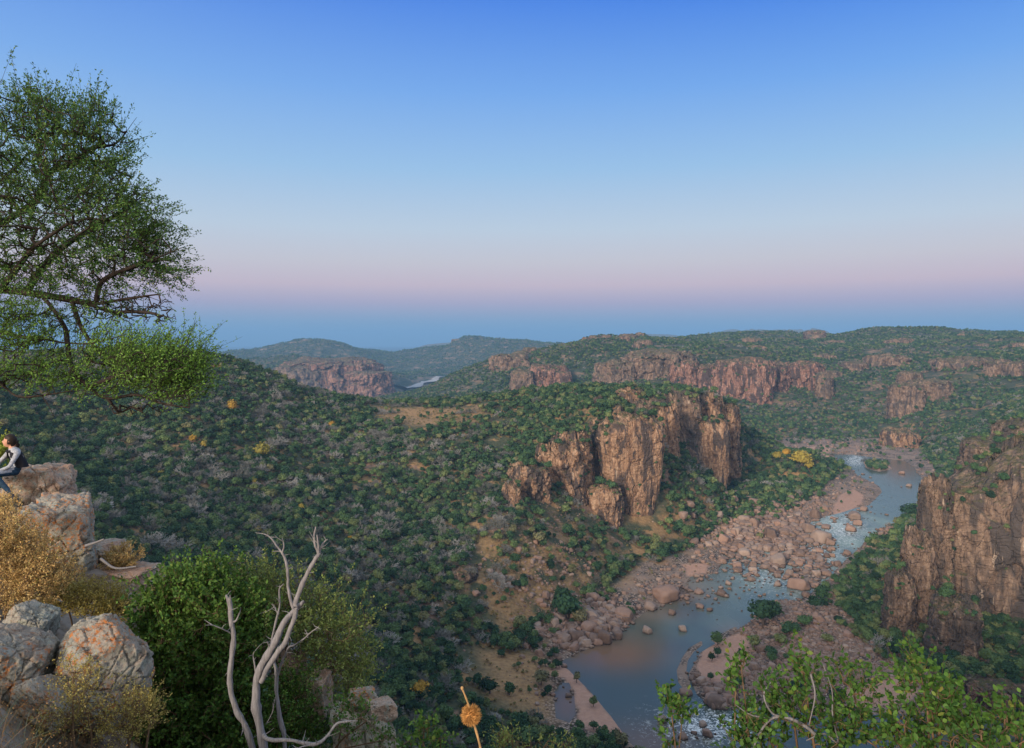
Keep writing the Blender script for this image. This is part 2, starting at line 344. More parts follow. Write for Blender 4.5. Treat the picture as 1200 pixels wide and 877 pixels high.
# ------------------------------------------------------------------ the land: control points (photo column, photo row, distance)
CP = [
 # own hill under the viewpoint (below the frame)
 (600,1000,30),(300,1000,30),(0,1100,30),(1100,1000,30),(-400,800,30),(1600,900,30),
 (600,1010,70),(300,1000,70),(0,1060,70),(1100,1010,70),(-400,780,80),(1600,900,80),
 (600,1000,150),(300,960,150),(1100,1030,150),(0,960,130),(850,1010,200),(1050,1000,190),(1300,960,180),(1600,860,180),
 # left slope
 (-440,430,300),(-200,422,480),(0,426,560),(80,421,590),(150,418,620),(250,419,660),(300,431,690),(350,452,710),(400,467,730),(430,473,745),
 (-200,440,700),(0,450,800),(150,445,850),(250,450,900),(350,480,950),(430,500,1000),
 (-200,520,300),(0,480,440),(0,560,340),(0,700,225),(0,900,150),(-300,800,120),(-400,560,200),
 (100,500,460),(200,500,480),(300,500,530),(400,520,560),(200,600,370),(300,600,410),(400,600,430),(500,600,460),(100,600,330),
 (200,700,280),(300,700,315),(400,700,340),(500,700,368),(200,800,205),(300,800,245),(400,800,270),(500,800,295),
 (300,900,180),(400,900,208),(500,900,238),(600,900,247),(680,885,262),(300,550,460),(400,560,490),
 # saddle, plateau of the promontory
 (450,476,720),(500,474,740),(550,469,750),(600,461,740),(650,457,730),(700,455,710),(760,458,690),
 (500,520,1000),(600,495,1000),(700,500,960),(780,505,920),(600,485,1150),(700,480,1150),
 (480,490,640),(550,498,610),(500,540,530),(600,500,620),(600,540,550),(650,490,600),(700,482,580),(650,540,525),
 (600,620,440),(560,650,415),(650,610,458),(720,612,500),(650,660,428),(700,650,460),(600,700,385),(650,690,402),(650,740,368),
 (600,760,352),(560,740,357),(600,800,317),(560,820,292),(560,870,262),
 (780,590,560),(830,568,612),(780,500,625),(830,490,650),(860,500,690),(880,520,720),(900,560,680),(860,600,592),(820,620,547),(780,640,510),(750,650,480),
 (820,466,700),(850,474,720),(900,512,770),(950,530,830),(1000,548,850),(950,570,742),(900,530,920),(940,540,880),
 # far side of the gorge
 (920,514,1115),(1000,520,1070),(1050,518,1080),(920,500,1180),(1000,490,1250),(860,478,1300),(800,470,1300),(700,458,1350),(640,454,1450),
 (1000,450,1400),(950,445,1420),(1000,420,1600),(900,425,1480),(860,415,1500),(800,412,1550),(700,414,1600),(600,428,1650),(770,410,1600),
 (687,398,2050),(630,412,1950),(570,424,1850),(540,437,1800),(500,460,1700),(460,472,1600),(470,485,1250),
 (712,393,2100),(740,396,2200),(800,397,2400),(850,395,2500),(900,394,2500),(950,393,2400),(1000,389,2300),(1050,388,2300),(1100,392,2200),(1150,395,2100),(1200,394,2000),(1300,388,2000),(1650,380,1500),
 (900,402,2050),(950,402,1950),(850,404,2000),(1050,400,1900),(1100,403,1800),(1150,404,1700),
 (700,405,3300),(800,410,3500),(1000,404,3400),(1200,405,3200),(1500,405,3200),
 # right side
 (1080,500,1060),(1100,480,1150),(1100,440,1300),(1150,462,1150),(1200,450,1150),(1150,420,1400),(1200,416,1350),(1300,410,1200),(1650,400,900),
 (1110,560,800),(1150,540,790),(1200,515,780),(1200,485,880),(1130,522,900),(1300,470,850),
 (1140,568,478),(1200,545,472),(1300,540,450),(1200,520,540),(1150,545,520),(1110,600,480),(1150,565,620),(1300,500,600),(1600,520,420),
 (1000,640,533),(1040,650,492),(1020,700,425),(1060,705,412),(1040,745,368),(1100,755,358),(1150,805,316),(1250,815,308),(1350,805,318),(1230,800,320),
 (1500,830,300),
 # far valley and ranges
 (480,457,3000),(440,466,2700),(560,452,3000),(520,450,3300),(560,432,3700),(620,424,3500),(640,420,3700),
 (380,419,3050),(330,424,2950),(300,432,2900),(440,436,2950),(462,458,2850),(400,470,2500),(300,470,2300),(400,480,1800),(200,470,1700),(200,440,3000),(0,450,2500),(-300,440,2500),
 (370,400,4700),(345,401,4680),(400,404,4700),(330,408,4650),(292,414,4600),(250,424,4500),(420,412,4700),(455,422,4700),(478,423,4600),(480,432,4300),(400,432,3900),(330,430,3800),
 (520,405,4700),(545,395,4700),(532,402,4700),(560,399,4750),(575,398,4800),(610,401,4800),(500,416,4600),(640,402,4600),(680,404,4500),
 (0,426,6000),(300,425,6300),(470,425,6000),(500,423,7500),(700,418,8000),(-400,425,6000),(900,414,7000),(1200,414,7000),(1600,414,7000),
 (-400,409,22000),(0,409,22000),(300,409,22000),(500,409,22000),(700,409,22000),(1000,409,22000),(1300,409,22000),(1650,409,22000),
]
CP += [(860,600,628),(830,590,622),(880,580,680),(1105,742,368),(1150,750,360),(1200,757,352),(1260,762,346),(1060,758,351),(1150,790,325),(1210,790,322),(1120,600,450),(1085,715,395)]
def back(px, py, Y):
    if 590 <= px <= 905 and 455 <= py <= 612 and 440 <= Y <= 775: return Y * np.interp(px, [590, 660, 760, 800], [1.03, 1.06, 1.09, 1.15])
    return Y
CP = [(a, b, back(a, b, c)) for a, b, c in CP if (a, b, c) not in ((860,600,592),(780,590,560))]
cp = np.array(CP, float); cs = (cp[:, 0] - 600) / F; cY = cp[:, 2]; cz = -(cp[:, 1] - 400) / F * cY
def tps_fit(A, z, reg=1e-4):
    n = len(A); d = np.linalg.norm(A[:, None] - A[None], axis=2); K = np.where(d > 0, d * d * np.log(d + 1e-12), 0) + reg * np.eye(n)
    Pm = np.c_[np.ones(n), A]; M = np.block([[K, Pm], [Pm.T, np.zeros((3, 3))]])
    return A, np.linalg.solve(M, np.r_[z, 0, 0, 0])
def tps_eval(fit, Q):
    A, w = fit; out = np.empty(len(Q)); n = len(A)
    for i in range(0, len(Q), 40000):
        q = Q[i:i + 40000].astype(np.float32); d2 = ((q[:, None] - A[None].astype(np.float32)) ** 2).sum(2)
        out[i:i + 40000] = (0.5 * d2 * np.log(d2 + 1e-12)) @ w[:n] + w[n] + q @ w[n + 1:]
    return out
# interpolate z / Y^0.5 so that near and far relief weigh alike
fit = tps_fit(np.c_[cs, np.log(cY)], cz / np.sqrt(cY))

def poly(pts): return np.array([PZ(*p) for p in pts])
WATER = poly([(975,532),(1000,533),(1030,537),(1060,540),(1072,548),(1080,560),(1088,568),(1092,580),(1075,592),(1060,602),(1050,612),(1030,622),
 (1010,640),(990,658),(978,672),(960,690),(935,705),(915,703),(893,712),(880,730),(850,748),(822,765),(808,790),(818,815),(838,830),(880,828),(920,834),(1000,838),(1080,835),(1140,838),(1165,834),(1280,830),(1500,835),
 (1500,900),(1280,885),(1100,895),(950,905),(850,925),(780,915),(735,868),(715,840),(690,810),(665,785),(652,778),(671,767),(696,757),(722,746),(737,731),(756,717),(785,706),(798,690),(808,676),(840,672),
 (846,652),(862,642),(885,640),(905,648),(922,640),(938,625),(950,612),(968,605),(985,601),(1000,596),(1018,592),(1033,577),(1030,570),(1015,562),(1005,558),(998,550),(985,546)])
POND = poly([(648,812),(655,800),(668,800),(674,815),(676,838),(668,848),(650,842)])
FLOOD = [poly(p) for p in (
 [(635,770),(640,745),(690,715),(725,690),(760,665),(800,655),(835,630),(852,618),(884,610),(925,598),(955,585),(985,560),(1000,545),(1030,560),(1060,600),(1075,600),(1060,610),(1040,630),(1015,645),(985,668),(972,692),(982,722),(1004,750),(1060,790),(1112,812),(1200,820),(1300,815),(1500,825),(1500,850),(1100,850),(900,850),(830,840),(700,870),(640,860),(640,780)],
 [(905,516),(1000,518),(1060,514),(1070,522),(1090,545),(1100,570),(1080,575),(1060,540),(940,540)],
)]
SAND = [poly(p) for p in (
 [(636,778),(652,779),(665,785),(690,810),(715,840),(738,868),(715,872),(690,858),(678,840),(674,812),(662,796),(645,796)],
 [(975,600),(985,583),(1000,576),(1012,582),(1008,592),(992,602),(978,606)],
 [(840,752),(870,742),(880,760),(872,785),(845,805),(824,800),(818,780),(826,762)],
 [(985,814),(1050,800),(1080,815),(1060,828),(1000,830)],[(1012,541),(1040,543),(1045,549),(1030,552),(1015,548)],
 [(800,665),(830,662),(828,674),(805,676)],[(940,527),(970,524),(975,531),(948,534)])]
MEADOW = [np.array([P(*p)[:2] for p in q]) for q in (
 [(440,486,690),(500,482,700),(560,478,700),(575,490,660),(540,505,620),(480,505,620),(450,498,650)],
 [(560,770,345),(640,775,345),(650,800,318),(640,840,292),(600,830,300),(560,810,310)])]
ISLES = [poly([(822,752),(808,760),(800,772),(794,786),(796,800),(804,810),(808,800),(803,788),(805,774),(812,764),(822,756)]), poly([(862,735),(848,742),(834,750),(838,753),(852,746),(864,739)]),
 poly([(940,668),(965,672),(958,690),(935,688),(928,676)]), poly([(1012,541),(1040,543),(1045,550),(1030,553),(1015,549)])]
def water_dist(x, y):
    d = np.minimum(seg_dist(WATER, x, y), seg_dist(POND, x, y))
    for q in ISLES: d = np.maximum(d, -seg_dist(q, x, y))
    return d
def seg_dist(poly_, x, y):
    d = np.full(x.shape, 1e9); inside = np.zeros(x.shape, bool); n = len(poly_)
    for i in range(n):
        ax, ay = poly_[i]; bx, by = poly_[(i + 1) % n]
        vx, vy = bx - ax, by - ay; t = np.clip(((x - ax) * vx + (y - ay) * vy) / (vx * vx + vy * vy + 1e-9), 0, 1)
        d = np.minimum(d, np.hypot(x - ax - t * vx, y - ay - t * vy))
        cnd = ((ay > y) != (by > y)) & (x < (bx - ax) * (y - ay) / (by - ay + 1e-12) + ax); inside ^= cnd
    return np.where(inside, -d, d)           # negative inside

s_arr = np.concatenate([np.linspace(-1.28, -0.80, 40, endpoint=False), np.linspace(-0.80, 0.80, 1040, endpoint=False), np.linspace(0.80, 1.28, 41)])
y_arr = np.concatenate([np.linspace(math.log(26), math.log(200), 90, endpoint=False), np.linspace(math.log(200), math.log(1700), 540, endpoint=False), np.linspace(math.log(1700), math.log(6000), 200, endpoint=False), np.linspace(math.log(6000), math.log(32000), 90)])
nr, nc = len(y_arr), len(s_arr)
# coarse evaluation of the smooth land, then bilinear refinement
sc_ = np.linspace(-1.28, 1.28, 420); yc_ = np.linspace(y_arr[0], y_arr[-1], 420)
gs, gy = np.meshgrid(sc_, yc_)
Hc = tps_eval(fit, np.c_[gs.ravel(), gy.ravel()]).reshape(gs.shape) * np.sqrt(np.exp(gy))
def bilin(G, xs, ys, x, y):
    xi = np.clip(np.searchsorted(xs, x) - 1, 0, len(xs) - 2); yi = np.clip(np.searchsorted(ys, y) - 1, 0, len(ys) - 2)
    fx = np.clip((x - xs[xi]) / (xs[xi + 1] - xs[xi]), 0, 1); fy = np.clip((y - ys[yi]) / (ys[yi + 1] - ys[yi]), 0, 1)
    return (G[yi, xi] * (1 - fx) * (1 - fy) + G[yi, xi + 1] * fx * (1 - fy) + G[yi + 1, xi] * (1 - fx) * fy + G[yi + 1, xi + 1] * fx * fy)
S, LY = np.meshgrid(s_arr, y_arr); YY = np.exp(LY); XX = S * YY
Z = bilin(Hc, sc_, yc_, S.ravel(), LY.ravel()).reshape(S.shape)
sc_l = np.clip(YY / 500, 0.5, 6)
Z = Z + sc_l * (4.5 * fbm(XX / 55 / sc_l.round(0).clip(1), YY / 55 / sc_l.round(0).clip(1), 0 * YY, 5, 3) + 0.0)
rid = 1 - np.abs(fbm(XX / 260, YY / 260, 0 * YY, 3, 11)) * 2.2
Z = Z + np.where(YY > 1100, (rid - 0.6) * 9 * np.clip((YY - 1100) / 600, 0, 3) * np.clip((9000 - YY) / 3000, 0, 1), 0)
# river bed and flood plain
box = (YY > 200) & (YY < 1250) & (XX > -60) & (XX < 800)
bx, by = XX[box], YY[box]
dw = water_dist(bx, by); df = np.minimum(seg_dist(FLOOD[0], bx, by), seg_dist(FLOOD[1], bx, by)); df = np.minimum(df, dw)
ds = np.min([seg_dist(q, bx, by) for q in SAND], axis=0)
dn = fbm(bx / 9, by / 9, 0 * bx, 3, 21)
zf = -150 + np.clip(dw, 0, 30) * 0.075 + 0.25 + (0.8 * dn + 0.3) * sstep(0, 6, dw) * sstep(-3, 3, ds)
zf = np.where(dw < 0, -150 + np.clip(dw * 0.35, -3, 0) + 0.25 * (1 + np.clip(dw, -1, 0)), zf)
t = sstep(2, 34, df + 3 * dn)
zb = Z[box]; zb = np.maximum(zb, -147 + 0.05 * np.clip(df, 0, 40))
Z[box] = zf * (1 - t) + zb * t
flood = np.zeros_like(Z); flood[box] = 1 - sstep(-1, 7, df + 5 * dn)
sand = np.zeros_like(Z); sand[box] = 1 - sstep(-1.0, 1.5, ds + 1.5 * dn)
mead = np.zeros_like(Z)
for q in MEADOW: mead = np.maximum(mead, 1 - sstep(-8, 12, seg_dist(q, XX, YY) + 10 * fbm(XX / 20, YY / 20, 0 * YY, 3, 5)))
farm = sstep(900, 1500, YY)
PXG = S * F + 600; PYG = 400 - Z / YY * F
for q_, m_ in (([(575,590),(640,600),(700,620),(760,600),(860,590),(880,620),(780,665),(700,700),(640,760),(560,730),(540,680)], .8), ([(700,600),(880,560),(940,590),(840,640),(740,660)], .5)):
    bb = (YY > 280) & (YY < 760) & (PXG > 500) & (PXG < 960); dd = seg_dist(np.array(q_, float), PXG[bb], PYG[bb]); mead[bb] = np.maximum(mead[bb], m_ * (1 - sstep(-12, 10, dd + 9 * fbm(XX[bb] / 16, YY[bb] / 16, 0 * dd, 3, 6))) * sstep(-.25, .2, fbm(XX[bb] / 9, YY[bb] / 9, 0 * dd, 3, 7)))
me = make_mesh('terrain', np.stack([XX, YY, Z], -1).reshape(-1, 3), grid_faces(nr, nc), mats=[M_TER])
add_attr(me, 'flood', flood.ravel()); add_attr(me, 'sand', sand.ravel()); add_attr(me, 'meadow', mead.ravel()); add_attr(me, 'far', farm.ravel())
link('terrain', me, kind='structure')
def ground(x, y):
    return bilin(Z, s_arr, y_arr, np.asarray(x) / np.asarray(y), np.log(y))

# water sheet
def water_sheet():
    x = np.arange(8, 420, 1.6); X, Y = np.meshgrid(np.r_[x, np.arange(420, 760, 3.0)], np.r_[np.arange(225, 700, 1.6), np.arange(700, 1000, 3.0)])
    dw = water_dist(X, Y); keep = dw < 6
    f = grid_faces(*X.shape); fk = keep.ravel()[f].all(1); f = f[fk]
    u, inv = np.unique(f, return_inverse=True); f = inv.reshape(f.shape)
    V = np.stack([X, Y, np.full(X.shape, -150.0)], -1).reshape(-1, 3)[u]
    me = make_mesh('river', V, f, mats=[M_WAT])
    x, y = V[:, 0], V[:, 1]; s = x / y * F + 600; r = 400 + 150 * F / y
    rap = np.zeros(len(x))
    for (cx, cy, rx, ry, a) in ((985,620,50,30,1.0),(955,650,50,28,1.0),(905,675,60,24,.8),(1003,540,14,8,1.3),(835,850,70,28,1.1),(1015,600,26,10,.4),(930,690,30,20,.6)):
        rap = np.maximum(rap, a * np.exp(-((s - cx) / rx) ** 2 - ((r - cy) / ry) ** 2))
    shal = np.zeros(len(x))
    for (cx, cy, rx, ry, a) in ((720,768,60,20,1.1),(800,692,35,14,1.2),(1050,550,22,12,.7),(760,870,70,26,.6),(860,742,22,12,.7),(770,720,40,10,.6),(665,825,20,25,.8)):
        shal = np.maximum(shal, a * np.exp(-((s - cx) / rx) ** 2 - ((r - cy) / ry) ** 2))
    milk = np.zeros(len(x))
    for (cx, cy, rx, ry, a) in ((1005,620,60,35,.9),(930,665,90,38,.75),(840,720,110,60,.28),(850,690,70,26,.35)):
        milk = np.maximum(milk, a * np.exp(-((s - cx) / rx) ** 2 - ((r - cy) / ry) ** 2))
    milk *= 0.7 + 0.9 * fbm(x / 14, y / 30, 0 * x, 3, 8)
    add_attr(me, 'rapid', np.clip(rap, 0, 1)); add_attr(me, 'shallow', np.clip(shal, 0, 1)); add_attr(me, 'milky', np.clip(milk, 0, 1))
    link('river', me, kind='structure')
water_sheet()

# far river glimpse in the distant valley
xr = np.linspace(0, 1, 30)
pr = np.stack([P(445 + 75 * t, 466 - 18 * t + 1.5 * math.sin(t * 9), 2800 + 700 * t) for t in xr])
M_FW = mat_plain('distant_sandy_river', (0.42, 0.39, 0.36), 0.5, var=(0.02,))
Vf = []
for i, p in enumerate(pr):
    w = 28 + 14 * math.sin(i * 0.9); zz_ = ground(np.array([p[0]]), np.array([p[1]]))[0]
    zz_ = max(zz_, p[2]) + 3
    Vf += [[p[0] - w * .9, p[1] + w * .8, zz_], [p[0] + w * .9, p[1] - w * .8, zz_]]
Vf = np.array(Vf); me = make_mesh('distant_river', Vf, grid_faces(30, 2), mats=[M_FW]); link('distant_river', me, kind='structure')

# ------------------------------------------------------------------ rock walls
cell = 2.0; gx0, gy0 = -300.0, 240.0; GW, GH = 700, 740
TOP = np.full((GH, GW), -1e3)
CV = []
def crag(px, top, base, wpx, Y, depth=None, tone=0, lean=0.0, nu=200, nv=110, seed=1, tilt=0.0, square=3.2, rot=0.0, flute=1.0, taper=0.12, sink=12, split=0):
    g = np.random.default_rng(seed * 31 + int(px))
    w = wpx / F * Y / 2; d = (depth / 2 if depth else w * 0.9)
    zt = -(top - 400) / F * Y; zb = -(base - 400) / F * Y - sink
    cx = (px - 600) / F * (Y + d); cy = Y + d; rot = rot - math.atan((px - 600) / F); w = w * math.hypot(1, (px - 600) / F) ** -1 * (1 + ((px - 600) / F) ** 2)
    th = np.linspace(0, 2 * np.pi, nu, endpoint=False)
    # rows: wall rows then cap rows that close towards the middle
    nw = int(nv * 0.72); v = np.concatenate([np.linspace(0, 1, nw), np.ones(nv - nw)]); cap = np.concatenate([np.zeros(nw), np.linspace(0, 1, nv - nw + 1)[1:]])
    TH, VV = np.meshgrid(th, v); CA = np.meshgrid(th, cap)[1]
    ct, st = np.cos(TH), np.sin(TH)
    rr = (np.abs(ct) ** square + np.abs(st) ** square) ** (-1 / square)
    small = wpx <= 30 and top > 440 and not (1030 < px < 1100 and Y < 500) and seed not in (35, 34)
    if small: square = 2.1; taper = max(taper, .35)
    prof = 1 + taper * (1 - VV) ** 1.5 - (0.45 if small else 0.10) * sstep(0.45 if small else 0.8, 1, VV)
    sc = prof * (1 - CA) ** 0.9
    x = w * rr * ct * sc; y = d * rr * st * sc
    if rot: x, y = x * math.cos(rot) - y * math.sin(rot), x * math.sin(rot) + y * math.cos(rot)
    H = zt - zb
    z = zb + H * VV * (1 - 0.07 * sstep(0.85, 1, VV)) + CA * H * 0.0 + (0.07 * H) * (1 - (1 - CA) ** 2) * (CA > 0)
    z = z + tilt * x * VV
    y = y + lean * (z - zb); X = x + cx; Yw = y + cy
    # jointed, fluted displacement along the horizontal outward direction
    L = max(2.0, w * 0.42)
    wx_ = 0.30 * L * fbm(X / L, Yw / L, z / L, 3, seed + 5); wz_ = 0.6 * L * fbm(X / L, Yw / L, z / L, 3, seed + 6)
    Xo, Yo, zo = X, Yw, z; X = X + wx_; Yw = Yw - wx_; z = z + wz_
    val, bd = worley(X / L, Yw / L, z / (L * 1.5) + 0.35 * X / L, seed + 40)
    val2, bd2 = worley(X / (L * .4), Yw / (L * .4), z / (L * .7), seed + 50)
    n = fbm(X / (L * 1.5), Yw / (L * 1.5), z / (L * 3), 5, seed + 60, 0.55)
    band = fbm(X / (L * 6), Yw / (L * 6), z / (H * 0.05), 3, seed + 70)
    disp = flute * w * (0.22 * (val - 0.5) - 0.07 * (1 - sstep(0, 0.10, bd)) + 0.10 * (val2 - 0.5) - 0.03 * (1 - sstep(0, .12, bd2)) + 0.22 * n + 0.05 * band)
    X, Yw, z = Xo, Yo, zo
    fade = (1 - CA) ** 0.7
    nx, ny = ct * d, st * w; nn = np.hypot(nx, ny) + 1e-9
    if rot: nx, ny = nx * math.cos(rot) - ny * math.sin(rot), nx * math.sin(rot) + ny * math.cos(rot)
    X = X + nx / nn * disp * fade; Yw = Yw + ny / nn * disp * fade
    top_n = fbm(X / (L * 1.2), Yw / (L * 1.2), 0 * X, 5, seed + 80, 0.6)
    vt, bt = worley(X / (L * .8), Yw / (L * .8), 0 * X, seed + 90)
    z = z + sstep(0.62, 1, VV) * (H * 0.10 * top_n + H * 0.07 * (vt - 0.5))
    V = np.stack([X, Yw, z], -1).reshape(-1, 3)
    f = grid_faces(nv, nu, True)
    tipi = len(V); V = np.vstack([V, V[-nu:].mean(0)])
    i0 = (nv - 1) * nu; a = np.arange(nu); t3 = np.stack([i0 + a, i0 + (a + 1) % nu, np.full(nu, tipi)], 1)
    me = make_mesh('cliff', V, f, t3, mats=[M_CL[tone]])
    link('cliff', me, kind='structure'); CV.append((V[:nw * nu], Y))
    gi = ((V[:, 0] - gx0) / cell).astype(int); gj = ((V[:, 1] - gy0) / cell).astype(int); ok = (gi >= 0) & (gi < GW) & (gj >= 0) & (gj < GH)
    np.maximum.at(TOP, (gj[ok], gi[ok]), V[ok, 2])

CRAGS = [
 # central promontory
 dict(px=733, top=489, base=612, wpx=86, Y=500, depth=52, tone=0, seed=3, nu=320, nv=190, flute=.27, taper=-0.38, square=4.2, rot=0.42),
 dict(px=708, top=572, base=610, wpx=42, Y=492, depth=24, tone=0, seed=4, nu=160, nv=70, flute=.8),
 dict(px=668, top=512, base=588, wpx=50, Y=498, depth=40, tone=0, sink=30, seed=5, nu=220, nv=120, rot=-.3),
 dict(px=642, top=525, base=590, wpx=30, Y=505, depth=30, tone=0, sink=30, seed=35, nu=160, nv=100),
 dict(px=620, top=548, base=602, wpx=44, Y=480, depth=34, tone=0, seed=6, nu=200, nv=100, rot=.3),
 dict(px=598, top=572, base=622, wpx=30, Y=462, depth=24, tone=0, seed=7, nu=140, nv=80, rot=.5),
 dict(px=778, top=478, base=556, wpx=34, Y=560, depth=40, tone=0, sink=30, seed=8, nu=200, nv=130, flute=.7),
 dict(px=762, top=468, base=520, wpx=36, Y=590, depth=40, tone=2, seed=9, nu=180, nv=90),
 dict(px=800, top=460, base=535, wpx=44, Y=585, depth=45, tone=2, sink=30, seed=10, nu=240, nv=140, flute=.8, lean=.12),
 dict(px=826, top=464, base=530, wpx=44, Y=612, depth=45, tone=0, sink=30, seed=11, nu=220, nv=110, lean=.1),
 dict(px=829, top=494, base=566, wpx=48, Y=592, depth=30, tone=0, seed=12, nu=260, nv=150, flute=.3, taper=-.25, rot=.35, square=4, sink=34),
 dict(px=848, top=474, base=525, wpx=34, Y=640, depth=40, tone=0, sink=30, seed=13, nu=180, nv=90),
 dict(px=738, top=455, base=495, wpx=34, Y=612, depth=30, tone=0, seed=14, nu=160, nv=80),
 dict(px=700, top=466, base=500, wpx=18, Y=590, depth=16, tone=0, seed=15, nu=90, nv=50),
 dict(px=538, top=668, base=702, wpx=46, Y=388, depth=16, tone=2, seed=17, nu=160, nv=70, square=2.4),
 dict(px=520, top=465, base=476, wpx=20, Y=760, depth=9, tone=0, seed=25, nu=80, nv=40, square=2.2, sink=6),
 # far wall of the gorge
 dict(px=872, top=421, base=474, wpx=68, Y=1330, depth=90, tone=1, seed=30, nu=260, nv=110, flute=.5, taper=-.05),
 dict(px=832, top=428, base=468, wpx=30, Y=1350, depth=70, tone=1, seed=31, nu=160, nv=80),
 dict(px=905, top=426, base=466, wpx=36, Y=1370, depth=80, tone=1, seed=32, nu=180, nv=80),
 dict(px=940, top=425, base=464, wpx=44, Y=1380, depth=80, tone=1, seed=33, nu=200, nv=80),
 dict(px=966, top=438, base=472, wpx=18, Y=1340, depth=50, tone=2, seed=34, nu=120, nv=70),
 dict(px=772, top=412, base=462, wpx=82, Y=1400, depth=120, tone=2, seed=36, nu=280, nv=110, square=2.5),
 dict(px=803, top=424, base=464, wpx=34, Y=1370, depth=70, tone=1, seed=37, nu=160, nv=80),
 dict(px=722, top=424, base=458, wpx=50, Y=1400, depth=80, tone=2, seed=38, nu=180, nv=80, square=2.5),
 dict(px=642, top=428, base=458, wpx=46, Y=1450, depth=70, tone=1, seed=39, nu=180, nv=80, square=2.6),
 dict(px=612, top=434, base=460, wpx=26, Y=1440, depth=50, tone=2, seed=41, nu=140, nv=60),
 dict(px=596, top=415, base=445, wpx=44, Y=1600, depth=90, tone=2, seed=42, nu=180, nv=80, square=2.2),
 dict(px=680, top=408, base=418, wpx=20, Y=1850, depth=60, tone=2, seed=43, nu=90, nv=40),
 dict(px=660, top=436, base=458, wpx=20, Y=1430, depth=50, tone=1, seed=44, nu=90, nv=50),
 dict(px=1040, top=416, base=436, wpx=44, Y=1500, depth=60, tone=2, seed=45, nu=140, nv=60, square=2.4),
 dict(px=1000, top=424, base=436, wpx=26, Y=1480, depth=50, tone=2, seed=46, nu=90, nv=40, square=2.4),
 dict(px=1088, top=446, base=478, wpx=40, Y=1200, depth=60, tone=2, seed=47, nu=200, nv=80),
 dict(px=1062, top=450, base=486, wpx=32, Y=1180, depth=50, tone=2, seed=48, nu=160, nv=70),
 dict(px=1066, top=436, base=456, wpx=22, Y=1260, depth=50, tone=2, seed=148, nu=120, nv=60),
 dict(px=1128, top=420, base=456, wpx=56, Y=1290, depth=90, tone=2, seed=49, nu=200, nv=80, square=2.6),
 dict(px=1170, top=423, base=466, wpx=26, Y=1230, depth=60, tone=2, seed=50, nu=160, nv=80),
 dict(px=1196, top=424, base=468, wpx=34, Y=1200, depth=60, tone=2, seed=51, nu=160, nv=80),
 dict(px=1235, top=420, base=470, wpx=44, Y=1150, depth=60, tone=2, seed=52, nu=160, nv=80),
 dict(px=1054, top=506, base=538, wpx=34, Y=1010, depth=50, tone=0, seed=53, nu=160, nv=70),
 dict(px=1118, top=538, base=556, wpx=16, Y=850, depth=20, tone=2, seed=54, nu=90, nv=50),
 dict(px=955, top=387, base=398, wpx=22, Y=2100, depth=80, tone=2, seed=55, nu=90, nv=40, square=2.2),
 dict(px=894, top=397, base=407, wpx=44, Y=1950, depth=90, tone=2, seed=56, nu=120, nv=40, square=2.2),
 dict(px=1120, top=403, base=411, wpx=40, Y=1750, depth=60, tone=2, seed=57, nu=120, nv=40, square=2.2),
 dict(px=1195, top=402, base=412, wpx=16, Y=1500, depth=40, tone=2, seed=58, nu=90, nv=40, square=2.2),
 # right-hand wall
 dict(px=1236, top=536, base=800, wpx=242, tilt=.36, Y=357, depth=62, tone=2, seed=60, nu=520, nv=260, flute=.30, taper=.08, square=3.6, sink=8, rot=.17),
 dict(px=1118, top=712, base=790, wpx=46, Y=334, depth=26, tone=2, seed=62, nu=220, nv=120, square=3.5, flute=.8),
 dict(px=1096, top=566, base=730, wpx=30, Y=380, depth=14, tone=2, seed=63, nu=220, nv=170, square=2.8, taper=.25),
 dict(px=1076, top=628, base=765, wpx=30, Y=370, depth=16, tone=2, seed=64, nu=200, nv=150, square=2.6, taper=.35),
 dict(px=1054, top=676, base=760, wpx=28, Y=362, depth=16, tone=2, seed=65, nu=180, nv=120, square=2.4, taper=.4),
 dict(px=1168, top=522, base=552, wpx=60, Y=500, depth=60, tone=2, seed=66, nu=180, nv=80),
 dict(px=1195, top=498, base=540, wpx=44, Y=540, depth=60, tone=2, seed=67, nu=180, nv=80),
 dict(px=1172, top=812, base=842, wpx=60, Y=292, depth=16, tone=1, seed=68, nu=180, nv=60, square=3, sink=2),
 # far mountain
 dict(px=388, top=422, base=472, wpx=112, Y=2600, depth=420, tone=1, seed=70, nu=300, nv=120, square=2.6, taper=.2),
 dict(px=432, top=436, base=470, wpx=50, Y=2560, depth=140, tone=1, seed=71, nu=160, nv=60, square=2.3, taper=.3),
 dict(px=350, top=430, base=474, wpx=60, Y=2560, depth=200, tone=2, seed=72, nu=160, nv=60, square=2.3, taper=.3),
 dict(px=545, top=397, base=404, wpx=30, Y=4600, depth=200, tone=2, seed=73, nu=120, nv=40, square=2.2),
]
for c in CRAGS:
    c['Y'] = back(c['px'], (c['top'] + c['base']) / 2, c['Y'])
    crag(**c)
gr = np.random.default_rng(91)
for i in range(62):
    u = gr.uniform(560, 1230); Yd = gr.uniform(1180, 2150); gz = float(ground(np.array([(u - 600) / F * Yd]), np.array([Yd]))[0]); v = 400 - gz / Yd * F; w_ = gr.uniform(8, 34) * 1400 / Yd
    if v < 392 or v > 505: continue
    crag(u, v - gr.uniform(2, 8), v + 4, w_, Yd, depth=w_ / F * Yd * gr.uniform(.5, 1), tone=2, seed=300 + i, nu=72, nv=34, square=2.3, taper=.35, sink=10, rot=gr.uniform(-.4, .4))
# far blue hills on the skyline
for i, (px, top, w, Y) in enumerate(((878,387,60,9000),(936,386,46,9000),(760,392,60,9500),(560,403,90,9000),(1190,389,60,8500))):
    crag(px, top, 425, w * 1.6, Y, depth=1500, tone=2, seed=90 + i, nu=120, nv=40, square=2.0, taper=.5, flute=.3)

